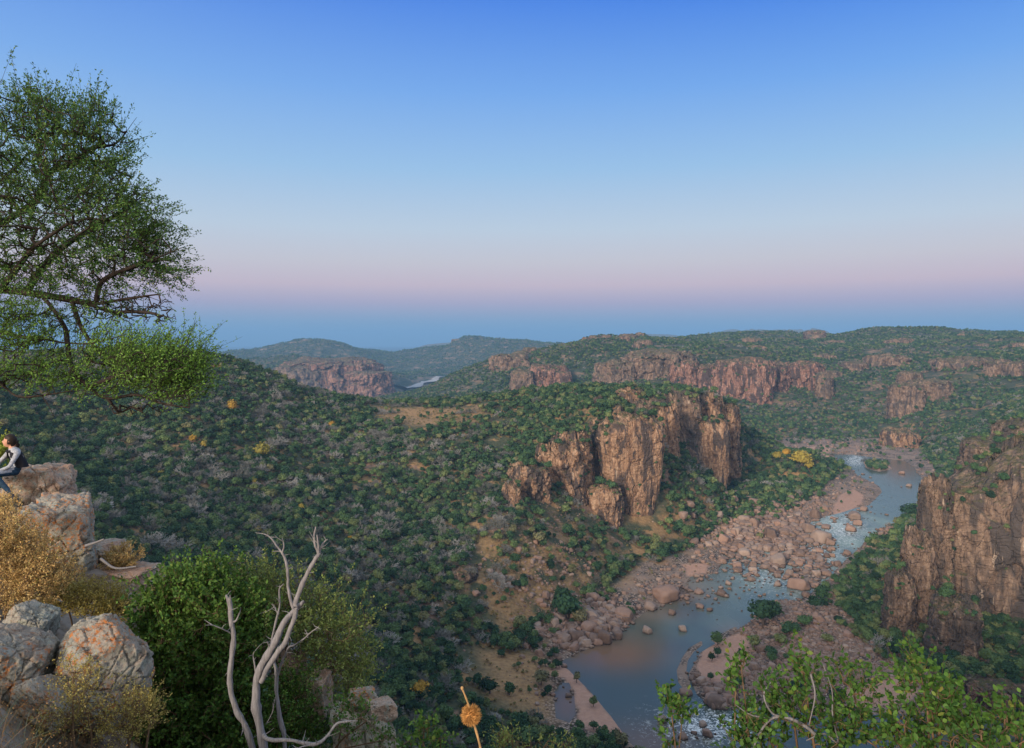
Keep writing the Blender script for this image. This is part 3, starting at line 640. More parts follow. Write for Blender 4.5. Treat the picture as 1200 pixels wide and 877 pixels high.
# ------------------------------------------------------------------ helpers for placing on the land
grp_m = Z / YY
runmax = np.maximum.accumulate(grp_m, axis=0)
def run_at(x, y): return bilin(runmax, s_arr, y_arr, x / y, np.log(y))
def hit(px, py):
    """point of the land seen at a photo position"""
    s = (px - 600) / F; ys = np.exp(np.linspace(y_arr[60], y_arr[-1], 3000))
    g = ground(s * ys, ys); ok = g / ys >= -(py - 400) / F
    i = int(np.argmax(ok)) if ok.any() else 1500
    return np.array([s * ys[i], ys[i], g[i]])
def slope_at(x, y, h=4.0):
    return np.hypot(ground(x + h, y) - ground(x - h, y), ground(x, y + h) - ground(x, y - h)) / (2 * h)
def top_at(x, y):
    i = ((x - gx0) / cell).astype(int); j = ((y - gy0) / cell).astype(int); ok = (i >= 1) & (i < GW - 1) & (j >= 1) & (j < GH - 1)
    i = np.clip(i, 1, GW - 2); j = np.clip(j, 1, GH - 2)
    t = np.where(ok, TOP[j, i], -1e3)
    nb = np.min([TOP[j + a, i + b] for a, b in ((0, 1), (0, -1), (1, 0), (-1, 0))], axis=0)
    return t, np.where(ok, nb, -1e3)

# ------------------------------------------------------------------ tree shapes (unit size: crown about 1 wide and 1 high, base at z = 0)
def tree_mesh(name, kind, nf, seed, mats):
    g = np.random.default_rng(seed); mb = MB()
    if kind in ('green', 'yellow', 'tall'):
        nl = 9 if nf > 150 else 5
        w = 0.42 if kind != 'tall' else 0.30
        c = g.normal(size=(nl, 3)) * [w * .48, w * .48, 0.14]; c[:, 2] += 0.60
        c[0] = (0, 0, 0.66); dc = c - c[0]; dl = np.linalg.norm(dc, axis=1, keepdims=True) + 1e-6; c = c[0] + dc * np.minimum(1, (.13 if kind == 'yellow' else .17) / dl)
        r = g.uniform(0.17, 0.29, nl) * (w / 0.42)
        li = g.integers(0, nl, nf); d = g.normal(size=(nf, 3)); d /= np.linalg.norm(d, axis=1, keepdims=True)
        d[:, 2] = np.where(d[:, 2] < -0.35, -d[:, 2], d[:, 2])
        p = c[li] + d * r[li][:, None] * g.uniform(0.66, 1.30, nf)[:, None]
        n = d + g.normal(size=(nf, 3)) * 0.7; n /= np.linalg.norm(n, axis=1, keepdims=True)
        a = np.cross(n, g.normal(size=(nf, 3))); a /= np.linalg.norm(a, axis=1, keepdims=True); b = np.cross(n, a)
        sz = (0.055 if nf > 300 else 0.085 if nf > 100 else 0.16) * g.uniform(0.6, 1.4, nf)[:, None]
        q = np.stack([p + a * sz, p + b * sz * .8, p - a * sz, p - b * sz * .8], 1)
        mb.add(q, q=np.arange(nf * 4).reshape(-1, 4), m=0)
        # a core that closes the crown, a little smaller than the leaves
        if nf > 0:
            for k in range(nl):
                th, ph = np.meshgrid(np.linspace(0, 2 * np.pi, 7)[:-1], np.linspace(0.15, np.pi - 0.15, 4))
                V = np.stack([np.sin(ph) * np.cos(th), np.sin(ph) * np.sin(th), np.cos(ph)], -1) * r[k] * (0.75 if kind == 'yellow' else 0.7) + c[k]
                mb.add(V, q=grid_faces(4, 6, True), m=0)
        if nf > 100:
            mb.tubes(np.array([[[0, 0, -0.15], [0.02, 0.01, 0.25], [0, 0, 0.6]]]), np.array([[0.045, 0.035, 0.02]]), 4, m=1)
    else:                                             # bare grey crown: forking sticks
        n1 = 7 if nf > 100 else 5; base = np.array([0, 0, -0.1]); P3 = []; R3 = []
        def grow(p, d, l, r, lv):
            q = p + d * l; mid = (p + q) / 2 + g.normal(size=3) * l * 0.08; P3.append([p, mid, q]); R3.append([r, r * .8, r * .6])
            if lv == 0: return
            for _ in range(3 if lv > 1 else (6 if nf > 100 else 4)):
                dd = d + g.normal(size=3) * 0.55; dd[2] += 0.05; dd /= np.linalg.norm(dd); grow(p + (q - p) * g.uniform(0.45, 1), dd, l * g.uniform(0.55, 0.85), r * .55, lv - 1)
        for k in range(n1):
            d = np.array([math.cos(k * 2.4) * .6, math.sin(k * 2.4) * .6, 0.9]) + g.normal(size=3) * .15; d /= np.linalg.norm(d)
            grow(base, d, 0.42, 0.022, 3 if nf > 100 else 2)
        P3 = np.array(P3); R3 = np.array(R3); R3 = np.maximum(R3, 0.008 if nf > 100 else 0.013); mb.tubes(P3, R3, 3, m=0)
    return mb.mesh(name, mats, smooth=False)
G_HI = [tree_mesh('green_bush', 'green', 620, 100 + i, [M_GREEN, M_TRUNK]) for i in range(6)] + [tree_mesh('green_bush', 'tall', 480, 120, [M_GREEN, M_TRUNK])]
G_MD = [tree_mesh('green_bush', 'green', 210, 140 + i, [M_GREEN, M_TRUNK]) for i in range(5)]
G_LO = [tree_mesh('green_bush', 'green', 46, 160 + i, [M_GREEN]) for i in range(4)]
B_HI = [tree_mesh('bare_tree', 'bare', 200, 180 + i, [M_GREY]) for i in range(4)]
B_LO = [tree_mesh('bare_tree', 'bare', 50, 190 + i, [M_GREY]) for i in range(2)]
Y_HI = [tree_mesh('yellow_tree', 'yellow', 520, 200 + i, [M_YEL, M_TRUNK]) for i in range(3)]

def scatter_gn(name, meshes, pos, scl, rot, idx, **props):
    """one object of many small copies (ground cover that nobody could count)"""
    col = bpy.data.collections.new(name + '_shapes')
    for i, m in enumerate(meshes):
        o = bpy.data.objects.new('%s_shape_%02d' % (name, i), m); col.objects.link(o)
    me = bpy.data.meshes.new(name); me.vertices.add(len(pos)); me.vertices.foreach_set('co', np.asarray(pos, np.float32).ravel())
    a = me.attributes.new('scl', 'FLOAT_VECTOR', 'POINT'); a.data.foreach_set('vector', np.asarray(scl, np.float32).ravel())
    a = me.attributes.new('rot', 'FLOAT_VECTOR', 'POINT'); a.data.foreach_set('vector', np.asarray(rot, np.float32).ravel())
    a = me.attributes.new('idx', 'INT', 'POINT'); a.data.foreach_set('value', np.asarray(idx, np.int32))
    o = link(name, me, **props)
    ng = bpy.data.node_groups.new(name, 'GeometryNodeTree')
    ng.interface.new_socket('Geometry', in_out='INPUT', socket_type='NodeSocketGeometry'); ng.interface.new_socket('Geometry', in_out='OUTPUT', socket_type='NodeSocketGeometry')
    N = ng.nodes.new; L = ng.links.new
    gi, go = N('NodeGroupInput'), N('NodeGroupOutput'); ci = N('GeometryNodeCollectionInfo'); ci.inputs['Collection'].default_value = col
    ci.inputs['Separate Children'].default_value = True; ci.inputs['Reset Children'].default_value = True
    ip = N('GeometryNodeInstanceOnPoints'); ip.inputs['Pick Instance'].default_value = True
    def at(nm, ty):
        n = N('GeometryNodeInputNamedAttribute'); n.data_type = ty; n.inputs['Name'].default_value = nm; return n.outputs[0]
    mp = N('GeometryNodeMeshToPoints'); L(gi.outputs[0], mp.inputs['Mesh']); L(mp.outputs[0], ip.inputs['Points'])
    L(ci.outputs[0], ip.inputs['Instance']); L(at('idx', 'INT'), ip.inputs['Instance Index']); L(at('scl', 'FLOAT_VECTOR'), ip.inputs['Scale'])
    L(at('rot', 'FLOAT_VECTOR'), ip.inputs['Rotation'])
    L(ip.outputs[0], go.inputs[0])
    md = o.modifiers.new('scatter', 'NODES'); md.node_group = ng
    return o

def sample_zone(y0, y1, area):
    n = int(0.90 * (y1 ** 2 - y0 ** 2) / area)
    y = np.sqrt(rng.uniform(y0 ** 2, y1 ** 2, n)); x = rng.uniform(-0.90, 0.90, n) * y
    return x, y
def flood_d(x, y):
    d = np.minimum(seg_dist(FLOOD[0], x, y), seg_dist(FLOOD[1], x, y)); w = water_dist(x, y)
    return d, w
def in_px(poly_, px, py):
    return seg_dist(np.array(poly_, float), px, py) < 0
OPEN = [([(575,590),(640,600),(700,620),(760,600),(830,600),(780,665),(700,700),(640,760),(560,730),(540,680)], 0.60),
        ([(620,590),(680,590),(720,640),(640,720),(580,740),(570,660)], 0.50),
        ([(430,474),(600,470),(600,520),(520,540),(440,510)], 0.75),
        ([(540,760),(660,770),(690,830),(600,850),(540,830)], 0.22)]
def poly_d(x, y):
    d = np.full(x.shape, 1e9)
    for q in pr[::2]: d = np.minimum(d, np.hypot(x - q[0], y - q[1]))
    return d
def veg_prob(x, y, z):
    px = x / y * F + 600; py = 400 - z / y * F
    n = fbm(x / 42, y / 42, 0 * x, 4, 31); n2 = fbm(x / 14, y / 14, 0 * x, 3, 32)
    p = np.where(y < 1000, sstep(-0.66, -0.30, n + 0.6 * n2 + 0.16), sstep(-0.34, 0.02, n + 0.6 * n2 + 0.12))
    pt = poly_d(x, y); p = np.where(pt < 90, 0, p)
    for q, m in OPEN: p = np.where(in_px(q, px, py), p * m * sstep(-0.25, 0.25, n2 + n * .5 + .08) * 1.25, p)
    for q in MEADOW: p = np.where(seg_dist(q, x, y) < 3, p * 0.22, p)
    for q in ([(985,655),(1040,632),(1090,620),(1110,760),(1060,790),(1000,750),(975,700)],[(1085,755),(1230,765),(1230,818),(1130,812)],[(770,545),(890,520),(960,560),(900,598),(840,612),(780,600)]): p = np.where(in_px(q, px, py), np.maximum(p, .93), p)
    b = (y > 220) & (y < 1200) & (x > -80) & (x < 820)
    d = np.full(x.shape, 99.0); w = d.copy()
    if b.any(): d[b], w[b] = flood_d(x[b], y[b])
    p = np.where(d < 2, np.where((px > 895) & (py < 531), 0.30 * (n2 > -.05), np.where(d > -7, 0.22 * (n2 > 0), 0.02)), p); p = np.where(w < 1.5, 0.0, p)
    return p
GREEN = []; BARE = []                                  # rows: x, y, z, width, height
def collect(y0, y1, area, h0, h1, pb):
    x, y = sample_zone(y0, y1, area); z = ground(x, y)
    if y0 < 1000:
        t, nb = top_at(x, y)
        on = t > z + 2.5; flat = np.abs(t - nb) < 3.5
        keep = (~on) | (flat & (rng.random(len(x)) < 0.45)); z = np.where(on & flat, t - 0.3, z)
        big_right = on & (x > 200) & (y < 600); keep &= ~(big_right & (rng.random(len(x)) < 0.75))
        x, y, z, on = x[keep], y[keep], z[keep], on[keep]
    h = rng.uniform(h0, h1, len(x)) * (0.75 + 0.5 * rng.random(len(x)) ** 3)
    vis = (z + h + 10) / y > run_at(x, y) - 0.004
    x, y, z, h = x[vis], y[vis], z[vis], h[vis]
    p = veg_prob(x, y, z); k = rng.random(len(x)) < p; x, y, z, h = x[k], y[k], z[k], h[k]
    wd = h * rng.uniform(0.95, 1.35, len(x))
    bn = fbm(x / 70, y / 70, 0 * x, 3, 41); bare = rng.random(len(x)) < pb * (0.35 + 1.3 * sstep(-0.35, 0.35, bn)); h = np.where(bare, h * 1.45, h); wd = np.where(bare, wd * 1.45, wd)
    px = x / y * F + 600; bare &= ~((px > 600) & (y < 900) & (rng.random(len(x)) < 0.75))
    A = np.stack([x, y, z, wd, h], 1)
    return A[~bare], A[bare]
for a in ((185, 430, 8.5, 2.8, 6.4, 0.18), (430, 1000, 12.0, 2.8, 6.2, 0.16)):
    g_, b_ = collect(*a); GREEN.append(g_); BARE.append(b_)
wallb = []
for Vc, Yc in CV:                                      # shrubs rooted in cracks and on ledges of the rock walls
    if Yc > 2300: continue
    n_ = 60 if Yc < 450 and len(Vc) > 60000 else int(np.clip(len(Vc) / 700, 3, 30)); q = Vc[rng.integers(0, len(Vc), n_ * 4)]; q = q[q[:, 2] > ground(q[:, 0], q[:, 1]) + 1.5]
    k_ = fbm(q[:, 0] / 12, q[:, 1] / 12, q[:, 2] / 12, 3, 77) > .08; q = q[k_][:n_]
    if len(q): h_ = rng.uniform(1.4, 3.4, len(q)) * (1 if Yc < 900 else 1.9); wallb.append(np.stack([q[:, 0], q[:, 1], q[:, 2] - .3 * h_, h_ * 1.25, h_], 1))
WALLB = np.concatenate(wallb)
NEARG = np.concatenate(GREEN); NEARB = np.concatenate(BARE)
MIDG, MIDB = collect(1000, 2600, 32, 3.2, 7, 0.14)
FARG, _ = collect(2600, 6500, 160, 6, 10, 0.0)

# ---- hand-placed trees one can tell apart
def put_tree(px, py, hp, mesh, name, label, cat, aspect=1.1, group=None):
    p = hit(px, py); h = hp / F * p[1] * 1.15
    mi = random.choice(mesh)
    o = link(name, mi, loc=tuple(p - np.array([0, 0, 0.15 * h]))); o.scale = (h * aspect, h * aspect, h); o.rotation_euler.z = random.uniform(0, 6)
    o['label'] = label; o['category'] = cat
    if group: o['group'] = group
    return o
for (px, py, hp, lb, asp) in (
  (226,521,11,'golden yellow tree, left of the pair on the upper left hillside',1.0),(240,527,11,'golden yellow tree, right of the pair on the upper left hillside',1.0),
  (307,538,18,'large pale yellow-green tree alone on the left hillside',1.25),(389,502,8,'small bright yellow bush just below the saddle',1.2),
  (272,484,14,'yellow tree near the crest of the left ridge',1.0),(298,570,10,'small orange tree low on the mid left slope',.8),
  (353,600,10,'small orange-tipped tree on the slope left of centre',.8),(303,626,9,'bright orange bush just above the dead tree tips',1.1),
  (410,635,7,'small orange bush right of the dead tree on the slope',1.1),(392,728,14,'yellow bush behind the right dead branch',1.2),
  (493,818,18,'yellow-leaved tree above the round dry seed head',1.3),(573,872,16,'golden tree at the bottom edge beside the seed head',1.1),
  (592,876,18,'yellow tree at the bottom edge right of the seed head',1.1),(155,492,9,'yellow bush just under the hanging acacia foliage',1.1),
  (188,560,8,'small golden bush below the acacia on the slope',1.1),(505,706,9,'yellowish bush left of the grey outcrop on the slope',1.1),
  (445,658,7,'small yellow bush on the middle of the valley slope',1.1),
  (911,540,11,'small orange-yellow tree left of the big yellow tree above the river bend',1.0),(921,536,10,'small yellow tree above the river bend behind the green bushes',1.0),
  (940,548,19,'broad yellow-orange crowned tree above the river bend',1.5),(948,552,12,'orange tree at the right end of the yellow clump above the river bend',1.0)):
    put_tree(px, py, hp, Y_HI, 'yellow_tree', lb, 'tree', asp, 'yellow trees on the valley slopes')
for (px, py, hp, lb, asp) in (
  (894,733,30,'round feathery grey-green tree on the left edge of the river bar',1.25),(906,728,22,'dark green tree touching the feathery tree on the river bar',1.0),
  (927,746,16,'dark round bush in the middle of the stony river bar',1.4),(915,757,14,'dark bush just left of the middle one on the bar',1.2),(943,735,14,'round dark bush on the bar nearer the right wall',1.3),
  (884,760,16,'pale feathery bush at the left of the stony river bar',1.2),(955,715,16,'dark bush at the back of the river bar, right one',1.1),(962,705,18,'dark tree at the back of the river bar under the wall',1.0),
  (905,770,12,'low dark bush at the front of the river bar',1.4),(970,754,11,'small dark bush near the foot of the right wall',1.4),
  (665,727,34,'large dark green tree above the left bank boulders',1.15),(680,733,20,'dark bush beside the large tree on the left bank',1.1),
  (1065,607,16,'dark bush at the waterside left of the rock pillar',1.5),(597,815,16,'round bright green bush on the dry spur at the bottom',1.0),
  (605,660,11,'light green bush on the slope below the orange crags',1.2),(715,665,13,'bright lime tree on the slope under the main buttress',.8)):
    put_tree(px, py, hp, G_HI[:6], 'green_tree', lb, 'tree', asp)
# ---- the 300 nearest green trees and the nearest bare trees as things of their own, the rest as two masses
def zone_label(px, py):
    if px < 200: return 'behind the lichen boulders on the left'
    if px < 420: return 'on the slope behind the dead tree' if py < 780 else 'in the hollow below the dead tree'
    if px < 560: return 'on the valley slope left of centre' if py < 780 else 'at the bottom of the slope left of the seed head'
    if px < 760: return 'beside the sandy beach at the river' if py > 760 else 'on the rocky slope under the orange buttress'
    return 'on the ground near the right-hand rock wall'
def individuals(A, n, meshes, name, kind_words, cat, group):
    px = A[:, 0] / A[:, 1] * F + 600; py = 400 - A[:, 2] / A[:, 1] * F
    vis = (px > -5) & (px < 1205) & (py < 885) & ((A[:, 2] + A[:, 4] * .5) / A[:, 1] > run_at(A[:, 0], A[:, 1]) - 0.001)
    hid = (px < 175) & (py > 560); vis &= ~hid
    sz = np.where(vis, A[:, 4] / A[:, 1], 0); order = np.argsort(-sz)[:n]; order = order[sz[order] > 0]
    med = np.median(A[order, 4])
    for i in order:
        x, y, z, w, h = A[i]; j = random.randrange(len(meshes)); o = link(name, meshes[j], loc=(x, y, z - 0.12 * h)); o.scale = (w, w, h); o.rotation_euler.z = random.uniform(0, 6.28)
        o['label'] = ('tall ' if h > med else 'low ') + kind_words + ' ' + zone_label(px[i], py[i]); o['category'] = cat; o['group'] = group + ' ' + zone_label(px[i], py[i])
    rest = np.ones(len(A), bool); rest[order] = False
    return A[rest]
restG = individuals(NEARG, 284, G_HI, 'green_tree', 'rounded dark green tree', 'tree', 'green trees')
restB = individuals(NEARB, 160, B_HI, 'bare_tree', 'leafless grey tree', 'tree', 'bare trees')
def pack(sets):
    pos, scl, rot, idx = [], [], [], []
    for A, i0, n in sets:
        k = len(A); pos.append(A[:, :3] - np.stack([0 * A[:, 4], 0 * A[:, 4], 0.12 * A[:, 4]], 1)); scl.append(np.stack([A[:, 3], A[:, 3], A[:, 4]], 1))
        rot.append(np.stack([np.zeros(k), np.zeros(k), rng.uniform(0, 6.28, k)], 1)); idx.append(i0 + rng.integers(0, n, k))
    return map(np.concatenate, (pos, scl, rot, idx))
nf_ = restG[:, 1] < 520
p_, s_, r_, i_ = pack([(restG[nf_], 0, 7), (restG[~nf_], 7, 5), (MIDG, 7, 5), (WALLB, 7, 5), (FARG, 12, 4)])
print('forest', len(p_))
scatter_gn('woodland', G_HI + G_MD + G_LO, p_, s_, r_, i_, kind='stuff', label='dense dark green bush covering the valley slopes', category='woodland')
p_, s_, r_, i_ = pack([(restB, 0, 4), (MIDB, 4, 2)])
scatter_gn('bare_woodland', B_HI + B_LO, p_, s_, r_, i_, kind='stuff', label='leafless grey thicket scattered among the green bush', category='woodland')

# ---- low scrub and grass tufts between the trees
M_TUFT = mat_foliage('dry_tuft', [(0.0, (0.30, 0.20, 0.09)), (0.5, (0.20, 0.17, 0.07)), (1.0, (0.10, 0.13, 0.045))])
T_LO = []
for i in range(3):
    m = tree_mesh('tuft', 'green', 46, 300 + i, [M_TUFT]); T_LO.append(m)
x, y = sample_zone(185, 760, 16.0); z = ground(x, y); t, nb = top_at(x, y); px = x / y * F + 600
k = (t < z + 2) & ((z + 12) / y > run_at(x, y) - .004); x, y, z = x[k], y[k], z[k]
d, w = flood_d(x, y); k = (w > 2) & ((d > 3) | (rng.random(len(x)) < 0.10)) & (rng.random(len(x)) < 0.6); x, y, z = x[k], y[k], z[k]
sz = rng.uniform(0.6, 1.7, len(x)); A = np.stack([x, y, z, sz * 1.4, sz], 1)
p_, s_, r_, i_ = pack([(A, 0, 3)]); scatter_gn('dry_scrub', T_LO, p_, s_, r_, i_, kind='stuff', label='dry straw-coloured scrub between the valley trees', category='scrub')

# ------------------------------------------------------------------ boulders
def rock_verts(seed, n=10, planes=14, rough=0.06, asp=(1, 1, 1), rnd=0.10, blocky=0.0):
    """cube-sphere pushed onto a random convex shape with softened edges and broken skin"""
    g = np.random.default_rng(seed); lin_ = np.linspace(-1, 1, n + 1); V = []; Fc = []; base = 0
    a, b = np.meshgrid(np.tan(lin_ * np.pi / 4), np.tan(lin_ * np.pi / 4), indexing='ij')
    for ax in range(3):
        for sg in (-1, 1):
            v = np.zeros(a.shape + (3,)); v[..., ax] = sg; v[..., (ax + 1) % 3] = a * sg; v[..., (ax + 2) % 3] = b
            V.append(v.reshape(-1, 3)); Fc.append(grid_faces(n + 1, n + 1) + base); base += (n + 1) ** 2
    V = np.concatenate(V); Fc = np.concatenate(Fc); V /= np.linalg.norm(V, axis=1, keepdims=True)
    key = np.round(V, 5); _, idx, inv = np.unique(key, axis=0, return_index=True, return_inverse=True); V = V[idx]; Fc = inv.reshape(-1)[Fc]
    N_ = g.normal(size=(planes, 3)); N_ /= np.linalg.norm(N_, axis=1, keepdims=True); h = g.uniform(0.75, 1.0, planes)
    if blocky:
        bx_ = np.array([[1, .05, .1], [-1, .1, .05], [0, 1, .08], [.06, -1, 0], [0, .1, 1], [0, 0, -1.]]); bx_ /= np.linalg.norm(bx_, axis=1, keepdims=True)
        bx_ += g.normal(size=bx_.shape) * .10; bx_ /= np.linalg.norm(bx_, axis=1, keepdims=True); N_ = np.vstack([N_, bx_]); h = np.r_[h * (1 + blocky * .2), np.full(6, .74)]
    dt = V @ N_.T; r = np.where(dt > 0.05, h / np.maximum(dt, 0.05), 9); k = 14 if not rnd else 1 / rnd
    r = -np.log(np.exp(-k * r).sum(1)) / k
    r = np.minimum(r, 1.12); r = r * (1 + rough * 2 * fbm(V[:, 0] * 1.7 + seed, V[:, 1] * 1.7, V[:, 2] * 1.7, 5, seed, 0.6))
    return V * r[:, None] * np.array(asp), Fc
BPROTO = []
for i in range(8):
    V, f = rock_verts(400 + i, 11, 26, 0.07, (1, rng.uniform(.75, 1), rng.uniform(.65, .9)), 0.05, blocky=.4 if i % 2 else .1)
    BPROTO.append(make_mesh('boulder', V, f, mats=[M_BLD]))
def put_boulder(x, y, r, name='boulder', **props):
    z = max(float(ground(x, y)), -150.05); o = link(name, BPROTO[random.randrange(8)], loc=(x, y, z + 0.22 * r)); o.scale = (r, r * random.uniform(.8, 1.1), r * random.uniform(.9, 1.35))
    o.rotation_euler = (random.uniform(-.25, .25), random.uniform(-.25, .25), random.uniform(0, 6.28))
    for k, v in props.items(): o[k] = v
    return o
HAND = [(849,632,18,'squarish pale boulder at the top left end of the boulder field'),(903,627,22,'big rounded boulder near the middle of the boulder field'),
 (961,627,28,'large smooth pink boulder beside the main channel'),(911,656,24,'rounded pair-like boulder in the lower boulder field'),(936,682,27,'tall tan boulder on the gravel island in the stream'),
 (868,640,14,'round boulder at the left margin of the boulder field'),(955,603,14,'dark-sided boulder below the small sand patch'),(1001,603,17,'dark pointed boulder standing in the channel below the sand patch'),
 (948,618,18,'broad flat boulder above the large pink one'),(997,618,15,'round dark boulder in the fast channel'),(1005,612,12,'pinkish boulder behind the dark one in the channel'),
 (780,694,34,'large pale slab of rock on the left bank at the stream bend'),(762,709,18,'blocky boulder at the front edge of the pale slab'),(731,718,26,'dark rounded boulder at the water edge of the left bank'),
 (692,724,28,'long reddish boulder above the left bank pile'),(696,748,18,'egg-shaped pale boulder at the water edge of the left bank'),(661,748,20,'grey boulder at the left end of the left bank pile'),
 (819,692,12,'single boulder standing in shallow water by the slab'),(846,694,13,'rounded boulder in the stream right of the slab'),(832,713,9,'low dark boulder in mid stream'),
 (759,738,12,'lone dark boulder in the calm water near the left bank'),(803,809,17,'boulder at the tip of the curved rock bar in the water'),(833,818,20,'rounded boulder at the lower left of the stony bar'),
 (776,841,13,'dark boulder alone at the head of the lower rapid'),(829,858,14,'brown boulder standing in the lower rapid'),(1057,553,8,'small pale boulder in the upper pool'),(1065,568,7,'pale boulder pair in the lower part of the upper pool'),(955,685,9,'small dark boulder beside the tan one'),
 (1012,596,9,'round boulder at the end of the upper gravel bank'),(788,716,12,'boulder in the cluster right of the dark rounded one'),(800,735,12,'boulder in the stream centre below the cluster')]
for (px, py, w, lb) in HAND:
    x, y = PZ(px, py + w * .25, -149.6); put_boulder(x, y, w / F * y / 2 * 1.08, label=lb, category='boulder')
# curved rock bar in the water
ZN = [((897,632),(62,36),1600,1.25,'in the boulder field beside the stream'),((925,592),(40,14),280,.85,'in the boulder field beside the stream'),((945,660),(50,26),420,1.1,'on the gravel islands of the stream'),
 ((1030,625),(26,18),210,.7,'on the bank left of the rock pillar'),((985,600),(40,22),230,.75,'around the small sand patch'),((700,735),(50,26),560,1.15,'on the left bank pile'),((655,745),(40,26),200,.75,'on the left bank pile'),((790,690),(50,22),240,.75,'around the pale slab at the stream bend'),
 ((930,750),(90,45),600,.75,'on the stony bar inside the river bend'),((845,800),(30,35),300,1.0,'along the left edge of the stony bar'),((1000,800),(90,30),320,.6,'at the front of the stony bar'),((850,690),(60,24),190,.9,'in the stream channel'),
 ((980,528),(60,9),330,.8,'on the flat above the upper pool'),((1080,560),(14,22),120,.7,'on the far bank of the upper pool'),((1160,830),(60,16),160,.8,'under the right-hand wall'),((830,855),(50,18),60,.7,'in the lower rapid'),((1010,570),(26,16),90,.6,'around the small sand patch'),((660,660),(90,40),160,.7,'on the rocky slope above the left bank'),((640,700),(50,40),120,.7,'on the rocky slope above the left bank'),((640,800),(40,26),70,.6,'beside the sandy beach')]
BL = []
for (c, r, n, m, zl) in ZN:
    a = rng.normal(size=(n, 2)) * 0.55; px = c[0] + a[:, 0] * r[0]; py = c[1] + a[:, 1] * r[1]
    for u, v in zip(px, py):
        if 'slope' in zl: p = hit(u, v); x, y = p[0], p[1]
        else: x, y = PZ(u, v, -149.5)
        rad = m * (0.7 + 2.6 * rng.random() ** 3.2 + (2.0 if rng.random() < .05 else 0)) * 0.95
        dws = float(seg_dist(WATER, np.array([x]), np.array([y]))[0]); dss = min(float(seg_dist(q, np.array([x]), np.array([y]))[0]) for q in SAND)
        if dws < -2 and rad > 1.2 * m and rng.random() < .3: continue
        if dws < -2 and not ('stream' in zl or 'rapid' in zl or 'sand patch' in zl): continue
        if dws < -9 and 'islands' not in zl and 'field' not in zl and rng.random() < .6: continue
        if dss < 0.5: continue
        BL.append((x, y, rad, zl, u, v))
BL.sort(key=lambda b: -b[2] / b[1])
inb = lambda b: 0 < b[4] < 1200 and b[5] < 877
big = [b for b in BL if inb(b)][:300 - len(HAND)]; ids = set(map(id, big)); rest = [b for b in BL if id(b) not in ids]
for b in big:
    sz_w = 'large' if b[2] > 3 else 'mid-sized'
    put_boulder(b[0], b[1], b[2], label='%s rounded pinkish boulder %s' % (sz_w, b[3]), category='boulder', group='boulders ' + b[3])
R_ = np.array([(b[0], b[1], max(float(ground(b[0], b[1])), -150) + .2 * b[2], b[2]) for b in rest])
# rubble
rx = []; 
for (c, r, n) in (((930,760),(120,60),11000),((900,625),(75,32),4500),((700,735),(60,30),1500),((985,595),(45,30),1500),((1030,630),(30,25),1000),((640,700),(80,60),1800),((980,526),(70,10),2000),((1130,800),(90,30),1500)):
    a = rng.normal(size=(n, 2)) * .6; u = c[0] + a[:, 0] * r[0]; v = np.maximum(c[1] + a[:, 1] * r[1], 512); Yp = 149.5 * F / (v - 400); xx = (u - 600) / F * Yp
    if c[0] == 640: Yp = Yp * rng.uniform(.98, 1.12, n); xx = (u - 600) / F * Yp
    w = seg_dist(WATER, xx, Yp); s_ = np.min([seg_dist(q, xx, Yp) for q in SAND], axis=0); k = (w > -.3) & (s_ > .5)
    rx.append(np.stack([xx[k], Yp[k], ground(xx[k], Yp[k]) + .05, 0.22 + 1.0 * rng.random(k.sum()) ** 2.6], 1))
R_ = np.concatenate([R_] + rx); n = len(R_)
scatter_gn('river_rubble', BPROTO, R_[:, :3], np.stack([R_[:, 3] * rng.uniform(.8, 1.2, n), R_[:, 3] * rng.uniform(.8, 1.2, n), R_[:, 3] * rng.uniform(.7, 1.1, n)], 1),
           np.stack([rng.uniform(-.3, .3, n), rng.uniform(-.3, .3, n), rng.uniform(0, 6.28, n)], 1), rng.integers(0, 8, n), kind='stuff', label='small pinkish stones strewn over the river banks and bar', category='rubble')
# ------------------------------------------------------------------ haze
def haze():
    bm_v = np.array([(x, y, z) for z in (-330.0, 420.0) for y in (-300.0, 34000.0) for x in (-44000.0, 44000.0)])
    q = np.array([(0, 2, 3, 1), (4, 5, 7, 6), (0, 1, 5, 4), (2, 6, 7, 3), (0, 4, 6, 2), (1, 3, 7, 5)])
    m = bpy.data.materials.new('haze'); m.use_nodes = True; nt = m.node_tree; nt.nodes.clear()
    out = nt.nodes.new('ShaderNodeOutputMaterial'); v = nt.nodes.new('ShaderNodeVolumePrincipled')
    v.inputs['Color'].default_value = (0.30, 0.60, 0.98, 1); v.inputs['Density'].default_value = HAZE; v.inputs['Anisotropy'].default_value = 0.0
    nt.links.new(v.outputs[0], out.inputs['Volume'])
    me = make_mesh('haze', bm_v, q, mats=[m], smooth=False); link('haze', me, kind='stuff', label='thin blue evening haze between the far ranges', category='haze')
HAZE = 0.00009
haze()

